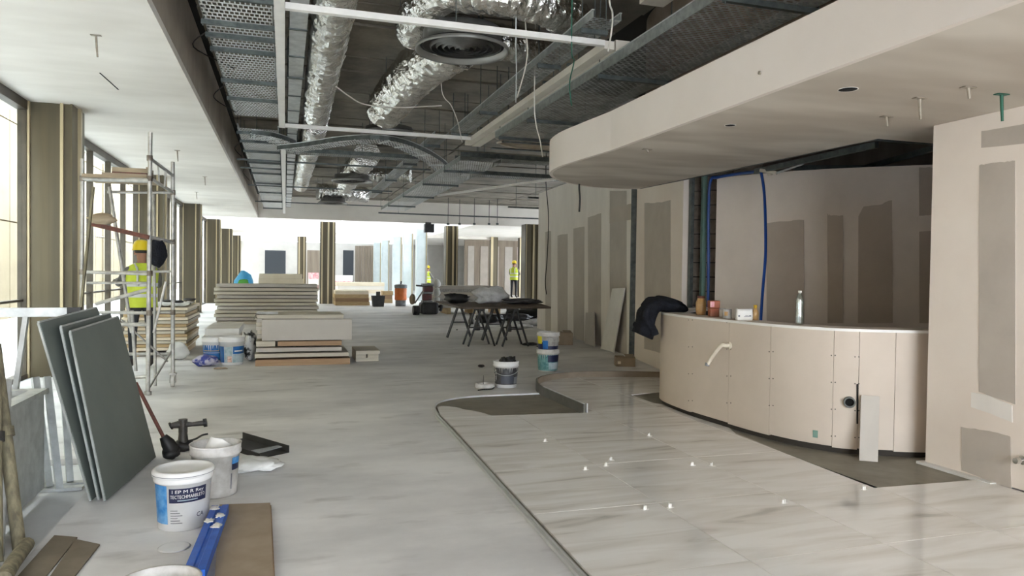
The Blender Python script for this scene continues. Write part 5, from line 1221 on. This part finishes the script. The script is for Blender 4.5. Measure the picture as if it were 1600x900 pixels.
MB().tube(pts, .02, 6).build('conduit', 'plumb', t)
MB().span((3.55, 11.9, 3.70), (5.4, 12.0, 3.72)).span((3.55, 12.6, 3.70), (5.4, 12.7, 3.72)).cyl((4.5, 11.95, 3.7), (4.5, 11.95, ZC - .052), .006, 6).cyl((4.5, 12.65, 3.7), (4.5, 12.65, ZC - .052), .006, 6).build('support', 'galvdark', t)
for k, (a, b_, m, lab) in enumerate((((4.1, 20.2, 3.62), (6.3, 15.0, 3.66), 'whitebar', 'pale slanting profile below the ceiling toward the partition'), ((6.4, 19.0, 3.55), (8.6, 19.0, 3.55), 'galvdark', 'dark strut hanging by the partition top, upper one'), ((6.9, 22.5, 3.6), (9.6, 22.5, 3.6), 'galvdark', 'dark strut hanging by the partition top, lower one'), ((3.4, 28, 3.7), (11, 28, 3.7), 'galvdark', 'long thin rail in front of the pale bulkhead'))):
    t = thing('hung_profile', lab, 'profile', a); MB().bar(a, b_, .06, .05).build('profile_bar', m, t)
    for u in (.1, .9): p = Vector(a).lerp(Vector(b_), u); MB().cyl(p, Vector((p.x, p.y, ZC - .052)), .006, 6).build('threaded_rod', 'galvdark', t)
for k, (px, y_) in enumerate(((700, 29), (718, 29.5), (741, 28.8), (764, 29.3), (777, 28.6))):
    p = PY(px, 350, y_); t = thing('threaded_hanger', 'thin threaded rod hanging before the pale bulkhead, ' + ('leftmost', 'second from left', 'middle one', 'second from right', 'rightmost')[k], 'rod', (p.x, y_, p.z), group='rods before the bulkhead')
    MB().cyl(p, Vector((p.x, y_, ZC - .052)), .012, 6).build('rod', 'wire', t); MB().span((p.x - .05, y_ - .02, p.z - .04), (p.x + .05, y_ + .02, p.z + .04)).build('clip', 'galvdark', t)
# cables
wires = [([(818, -5, 6.8), (822, 50, 7.2), (824, 85, 7.4), (818, 118, 7.6), (808, 152, 7.9)], .008, 'wirew', 'white cable dangling in front of the looping foil duct'),
         ([(806, 60, 7.0), (807, 110, 7.3), (806, 160, 7.6)], .007, 'galv', 'thin straight rod beside the dangling white cable'),
         ([(952, -5, 5.9), (957, 20, 6.0), (956, 45, 6.1), (950, 80, 6.2)], .008, 'wirew', 'white cable dangling at the end of the white light channel'),
         ([(690, 140, 9.3), (705, 165, 9.5), (715, 190, 9.8), (722, 222, 10.2)], .006, 'wirew', 'thin curved white wire above the rear cross bar'),
         ([(835, 160, 8.3), (838, 195, 8.4), (844, 220, 8.5), (848, 245, 8.6)], .008, 'wirew', 'white cable end hanging by the rounded fascia'),
         ([(893, 75, 6.6), (897, 95, 6.7), (890, 130, 6.8), (893, 165, 6.9)], .007, 'green', 'greenish wire looping beside the light channel'),
         ([(525, 135, 8.7), (545, 150, 8.9), (570, 163, 9.2), (620, 168, 9.5), (690, 165, 9.8)], .008, 'wirew', 'pale cable sagging between the two big foil ducts'),
         ([(905, 295, 8.8), (906, 312, 8.8), (905, 331, 8.8)], .012, 'wire', 'black cable end hanging below the soffit edge before the partition'),
         ([(853, 285, 16.5), (857, 340, 16.7), (855, 400, 16.8), (852, 440, 16.8), (854, 460, 16.8)], .012, 'wire', 'black cable hanging down the end of the partition')]
for pts, r, m, lab in wires: _p = [PY(*p) for p in pts]; _p = ([Vector((_p[0].x, _p[0].y, ZH))] if _p[0].z < ZH - .05 and 'sagging' not in lab and 'soffit' not in lab else []) + _p; _p = ([Vector((_p[0].x, _p[0].y, ZR + .01))] if 'soffit' in lab else []) + _p; tag(MB().tube(smooth_path(_p, 6), r, 6).build('hanging_cable', m), lab, 'cable')
for k, (a, b_, c) in enumerate((((327, 47), (301, 73), (366, 107)), ((352, 132), (333, 152), (368, 175)), ((376, 222), (366, 232), (378, 245)), ((384, 262), (379, 269), (390, 282)))):
    yv = PZ(*b_, 3.85).y; p0 = PZ(*a, 3.93); p1 = PX(b_[0], b_[1], -1.06); p2 = PZ(*c, 3.88)
    tag(MB().tube(smooth_path([p0, p1 + Vector((.01, 0, 0)), p2], 6), .008, 6).build('earth_cable', 'wire'), ('nearest', 'second', 'third', 'farthest')[k] + ' black looped wire between left tray and bulkhead side', 'cable')
# hangers below left soffit
def hanger(p, m, label, l=.16, grp=None):
    t = thing('ceiling_hanger', label, 'hanger', tuple(p), group=grp)
    MB().span((p.x - .045, p.y - .02, p.z - .006), (p.x + .045, p.y + .02, p.z)).build('plate', m, t)
    MB().tube([p, p + Vector((.005, 0, -l * .5)), p + Vector((.012, 0, -l))], [.011, .010, .008], 7).build('stub', m, t)
for (px, py), lab in (((150, 55), 'crumpled metal hanger stub nearest under the left soffit'), ((277, 235), 'small hanger stub above the scaffold'), ((320, 276), 'hanger stub right of the scaffold top under the soffit'), ((307, 300), 'small far hanger stub under the left soffit')): hanger(PZ(px, py, 3.599), 'anchor', lab, .2)
a, b_ = PZ(156, 114, 3.598), PZ(185, 140, 3.598); tag(MB().bar(a, b_, .012, .006).build('soffit_slot', 'hole'), 'thin dark slit cut in the left soffit', 'slot')
for (px, py), m, lab, l in (((1385, 182), 'anchor', 'short rusty hanger stub under the right soffit, leftmost', .07), ((1437, 153), 'anchor', 'longer rusty hanger under the right soffit, second from left', .14), ((1513, 136), 'anchor', 'stubby grey hanger under the right soffit', .07), ((1565, 147), 'green', 'green plug hanging under the right soffit near the wall', .17), ((1011, 233), 'anchor', 'tiny hook under the right soffit near the rounded end', .03)): hanger(PZ(px, py, ZR - .001), m, lab, l)
for (px, py), r_, lab in (((1325, 140), .055, 'round downlight hole in the right soffit, larger one'), ((1141, 196), .04, 'round downlight hole in the right soffit, smaller one')):
    p = PZ(px, py, ZR - .002); t = thing('downlight_hole', lab, 'hole', tuple(p)); MB().lathe([(.001, 0), (r_, 0), (r_, .002), (.001, .002)], 24).build('dark_bore', 'hole', t, True); MB().lathe([(r_, 0), (r_ * 1.12, -.001), (r_ * 1.12, .001), (r_, .002)], 24).build('cut_edge', 'white', t, True)
p = PX(1188, 114, 2.94); tag(MB().cyl(p, p + Vector((-.012, 0, 0)), .012, 8).build('fixing_screw', 'anchor'), 'single screw on the smooth white fascia', 'screw')
p = PY(670, 356, 31.2); t = thing('speaker_box', 'black speaker box fixed under the far bulkhead', 'speaker', (p.x, 31.2, p.z)); MB().span((p.x - .2, 31.0, p.z - .2), (p.x + .2, 31.35, p.z + .16)).build('cabinet', 'black', t); MB().span((p.x - .12, 31.3, p.z + .16), (p.x + .12, 31.405, p.z + .25)).build('bracket', 'iron', t)

# ------------------------------------------------------------------ people
def person(loc, rz, label, h=1.74, pose='reach', vestm='vest', top='6b6a66', legs='2c2e33', hat='hat'):
    t = thing('person', label, 'person', tuple(loc), rz)
    k = h / 1.74
    J = {'pel': (0, 0, .93, .135, .10), 'wai': (0, .0, 1.08, .125, .095), 'che': (0, .01, 1.3, .155, .11), 'nec0': (0, .0, 1.44, .085, .07), 'nec': (0, .015, 1.50, .052, .052), 'hd0': (0, .03, 1.575, .07, .08), 'hd1': (0, .035, 1.66, .075, .092), 'hd2': (0, .03, 1.735, .045, .06),
         'hipl': (-.10, 0, .90, .095, .09), 'knel': (-.115, .03, .50, .062, .062), 'ankl': (-.12, -.01, .10, .045, .045), 'toel': (-.13, .14, .035, .04, .032),
         'hipr': (.10, 0, .90, .095, .09), 'kner': (.115, .02, .50, .062, .062), 'ankr': (.12, -.03, .10, .045, .045), 'toer': (.13, .12, .035, .04, .032),
         'shl': (-.19, 0, 1.39, .065, .06), 'shr': (.19, 0, 1.39, .065, .06)}
    if pose == 'reach':
        J.update({'ell': (-.27, .12, 1.17, .045, .045), 'wrl': (-.22, .34, 1.24, .032, .032), 'elr': (.27, .13, 1.15, .045, .045), 'wrr': (.17, .36, 1.2, .032, .032)})
    else:
        J.update({'ell': (-.26, .10, 1.14, .045, .045), 'wrl': (-.10, .30, 1.10, .032, .032), 'elr': (.26, .1, 1.14, .045, .045), 'wrr': (.12, .32, 1.14, .032, .032)})
    E_ = [('pel', 'wai'), ('wai', 'che'), ('che', 'nec0'), ('nec0', 'nec'), ('nec', 'hd0'), ('hd0', 'hd1'), ('hd1', 'hd2'), ('pel', 'hipl'), ('hipl', 'knel'), ('knel', 'ankl'), ('ankl', 'toel'), ('pel', 'hipr'), ('hipr', 'kner'), ('kner', 'ankr'), ('ankr', 'toer'), ('che', 'shl'), ('shl', 'ell'), ('ell', 'wrl'), ('che', 'shr'), ('shr', 'elr'), ('elr', 'wrr')]
    # fingers
    for s_, w, d in (('l', 'wrl', (.02, 1, 0)), ('r', 'wrr', (-.02, 1, 0))):
        x, y, z = J[w][:3]; pn = 'pal' + s_; J[pn] = (x, y + .06, z, .034, .018); E_.append((w, pn))
        for q in range(4):
            a, b2 = 'f%s%da' % (s_, q), 'f%s%db' % (s_, q); ln = (.05, .058, .052, .04)[q]
            J[a] = (x + (q - 1.5) * .02, y + .10, z - .004, .009, .009); J[b2] = (x + (q - 1.5) * .021, y + .10 + ln, z - .03, .008, .008); E_ += [(pn, a), (a, b2)]
        sg = 1 if s_ == 'l' else -1; J['t' + s_ + 'a'] = (x + sg * .035, y + .06, z, .011, .011); J['t' + s_ + 'b'] = (x + sg * .05, y + .10, z - .015, .009, .009); E_ += [(pn, 't' + s_ + 'a'), ('t' + s_ + 'a', 't' + s_ + 'b')]
    names_ = list(J); me = bpy.data.meshes.new('body'); me.from_pydata([(J[n][0] * k, J[n][1] * k, J[n][2] * k) for n in names_], [(names_.index(a), names_.index(b2)) for a, b2 in E_], [])
    o = bpy.data.objects.new('body', me); C.objects.link(o); o.parent = t
    md = o.modifiers.new('skin', 'SKIN'); md.use_smooth_shade = True
    lay = me.skin_vertices[0].data if me.skin_vertices else None
    if lay is None:
        bm = bmesh.new(); bm.from_mesh(me); bm.verts.layers.skin.verify(); bm.to_mesh(me); bm.free(); lay = me.skin_vertices[0].data
    for i, n in enumerate(names_): lay[i].radius = (J[n][3] * k, J[n][4] * k); lay[i].use_root = (n == 'pel')
    sb = o.modifiers.new('subdivision', 'SUBSURF'); sb.levels = sb.render_levels = 2
    # clothing colours follow the body's own height
    m = bpy.data.materials.new('work_clothes'); m.use_nodes = True; N = m.node_tree.nodes; L = m.node_tree.links; b = N['Principled BSDF']; b.inputs['Roughness'].default_value = .8
    tc = N.new('ShaderNodeTexCoord'); sx = N.new('ShaderNodeSeparateXYZ'); L.new(tc.outputs['Object'], sx.inputs[0]); cr = N.new('ShaderNodeValToRGB'); cr.color_ramp.interpolation = 'CONSTANT'
    dv = N.new('ShaderNodeMath'); dv.operation = 'DIVIDE'; dv.inputs[1].default_value = h * 1.05; L.new(sx.outputs['Z'], dv.inputs[0]); L.new(dv.outputs[0], cr.inputs[0])
    e = cr.color_ramp.elements; e[0].position = 0; e[0].color = (*lin('2b2420'), 1); e[1].position = .08 / 1.05 * 1.0; e[1].color = (*lin(legs), 1)
    for pos, cc in ((.955 / 1.74 / 1.05, top), (1.475 / 1.74 / 1.05, 'a97e66')): x = e.new(pos); x.color = (*lin(cc), 1)
    L.new(cr.outputs[0], b.inputs[0]); me.materials.append(m)
    # vest
    n = 28; ring = []
    def ell(z, a, bq, off=0): return [Vector((math.copysign(abs(math.cos(u)) ** .8, math.cos(u)) * a, math.copysign(abs(math.sin(u)) ** .8, math.sin(u)) * bq + off, z)) for u in [2 * math.pi * j / n for j in range(n)]]
    lv_ = [(.86, .20, .155), (.95, .195, .15), (1.1, .19, .145), (1.25, .205, .15), (1.36, .215, .145), (1.43, .17, .12), (1.475, .09, .085)]
    def vest_part(zs, grow, name, mm, par):
        mb = MB(); vs = []
        def at(z):
            for (z0, a0, b0), (z1, a1, b1) in zip(lv_[:-1], lv_[1:]):
                if z0 <= z <= z1: u = (z - z0) / (z1 - z0); return a0 + (a1 - a0) * u, b0 + (b1 - b0) * u
            return lv_[-1][1:]
        for z in zs: a, bq = at(z); vs += [v * k for v in ell(z, a + grow, bq + grow, .005)]
        mb.add(vs, [(i * n + j, i * n + (j + 1) % n, (i + 1) * n + (j + 1) % n, (i + 1) * n + j) for i in range(len(zs) - 1) for j in range(n)], True)
        return mb.build(name, mm, par, True)
    ve = vest_part([v[0] for v in lv_], 0, 'hi_vis_vest', vestm, t)
    vest_part([1.0, 1.05], .004, 'reflective_band', 'reflective', ve); vest_part([1.15, 1.2], .004, 'reflective_band', 'reflective', ve)
    for x in (-.1, .1):
        MB().tube([Vector(v) * k for v in ((x, -.155, 1.16), (x, -.158, 1.3), (x, -.14, 1.4), (x, -.02, 1.465))], .017, 6).build('shoulder_band', 'reflective', ve, True)
    # helmet
    hm = MB().lathe([(.118, 1.655), (.125, 1.66), (.112, 1.675), (.11, 1.72), (.09, 1.775), (.05, 1.80), (.001, 1.807)], 24, c=(0, .025, 0))
    hm.v = [v * k for v in hm.v]; ho = hm.build('helmet', hat, t, True)
    br = MB().prism([(-.085, .1), (.085, .1), (.06, .175), (.0, .19), (-.06, .175)], 1.655, 1.665); br.v = [v * k for v in br.v]; br.build('brim', hat, ho, True)
    # face and hair details
    for x in (-.03, .03): MB().blob(Vector((x * k, .118 * k, 1.622 * k)), (.02 * k, .012, .014 * k), 1).build('eye', 'wire', t, True)
    MB().tube([Vector((0, .115, 1.63)) * k, Vector((0, .142, 1.595)) * k, Vector((0, .12, 1.588)) * k], [.008, .014, .01], 6).build('nose', 'skin', t, True)
    MB().span((-.025 * k, .108 * k, 1.553 * k), (.025 * k, .118 * k, 1.561 * k)).build('mouth', 'rust', t, True)
    for x in (-.083, .083): MB().blob(Vector((x * k, .03 * k, 1.585 * k)), (.025, .04, .06), 2).build('ear', 'skin', t, True)
    MB().lathe([(.086 * k, 1.615 * k), (.092 * k, 1.635 * k), (.094 * k, 1.66 * k)], 16, c=(0, .025 * k, 0), a0=R(190), a1=R(350)).build('hair', 'wire', t, True)
    return t
p = PZ(216, 560); yv = 11.6; c = PY(222, 400, yv)
person((c.x, yv, 0), R(25), 'worker in yellow helmet and lime vest behind the scaffold, seen from behind', 1.80, 'reach')
t = thing('hung_jacket', 'black jacket hanging from the scaffold beside the yellow helmet', 'jacket', tuple(PY(246, 378, 9.4)))
MB().blob(PY(246, 419, 9.42), (.19, .14, .36), 150, n=20, rough=.25).build('jacket_cloth', 'cloth', t); MB().cyl(PY(246, 384, 9.42), PY(246, 372, 9.36), .01, 6).build('loop', 'wire', t)
yv = 33.5; c = PY(803, 430, yv); zf = PY(803, 465.5, yv).z
stack(c.x - .9, c.x + .9, yv - .5, yv + .6, rng(0, zf, 3), 'board_bundle', 'gyp', 'low board bundle that the far worker stands on', 'boards under the far worker')
person((c.x, yv, zf), R(-40), 'worker in lime vest and dark trousers standing far off by the broad column', 1.76, 'work')
yv = 39.5; c = PY(668, 430, yv); person((c.x, yv, 0), R(-60), 'distant worker in lime vest half hidden behind the nearest daylit column', 1.76, 'work')
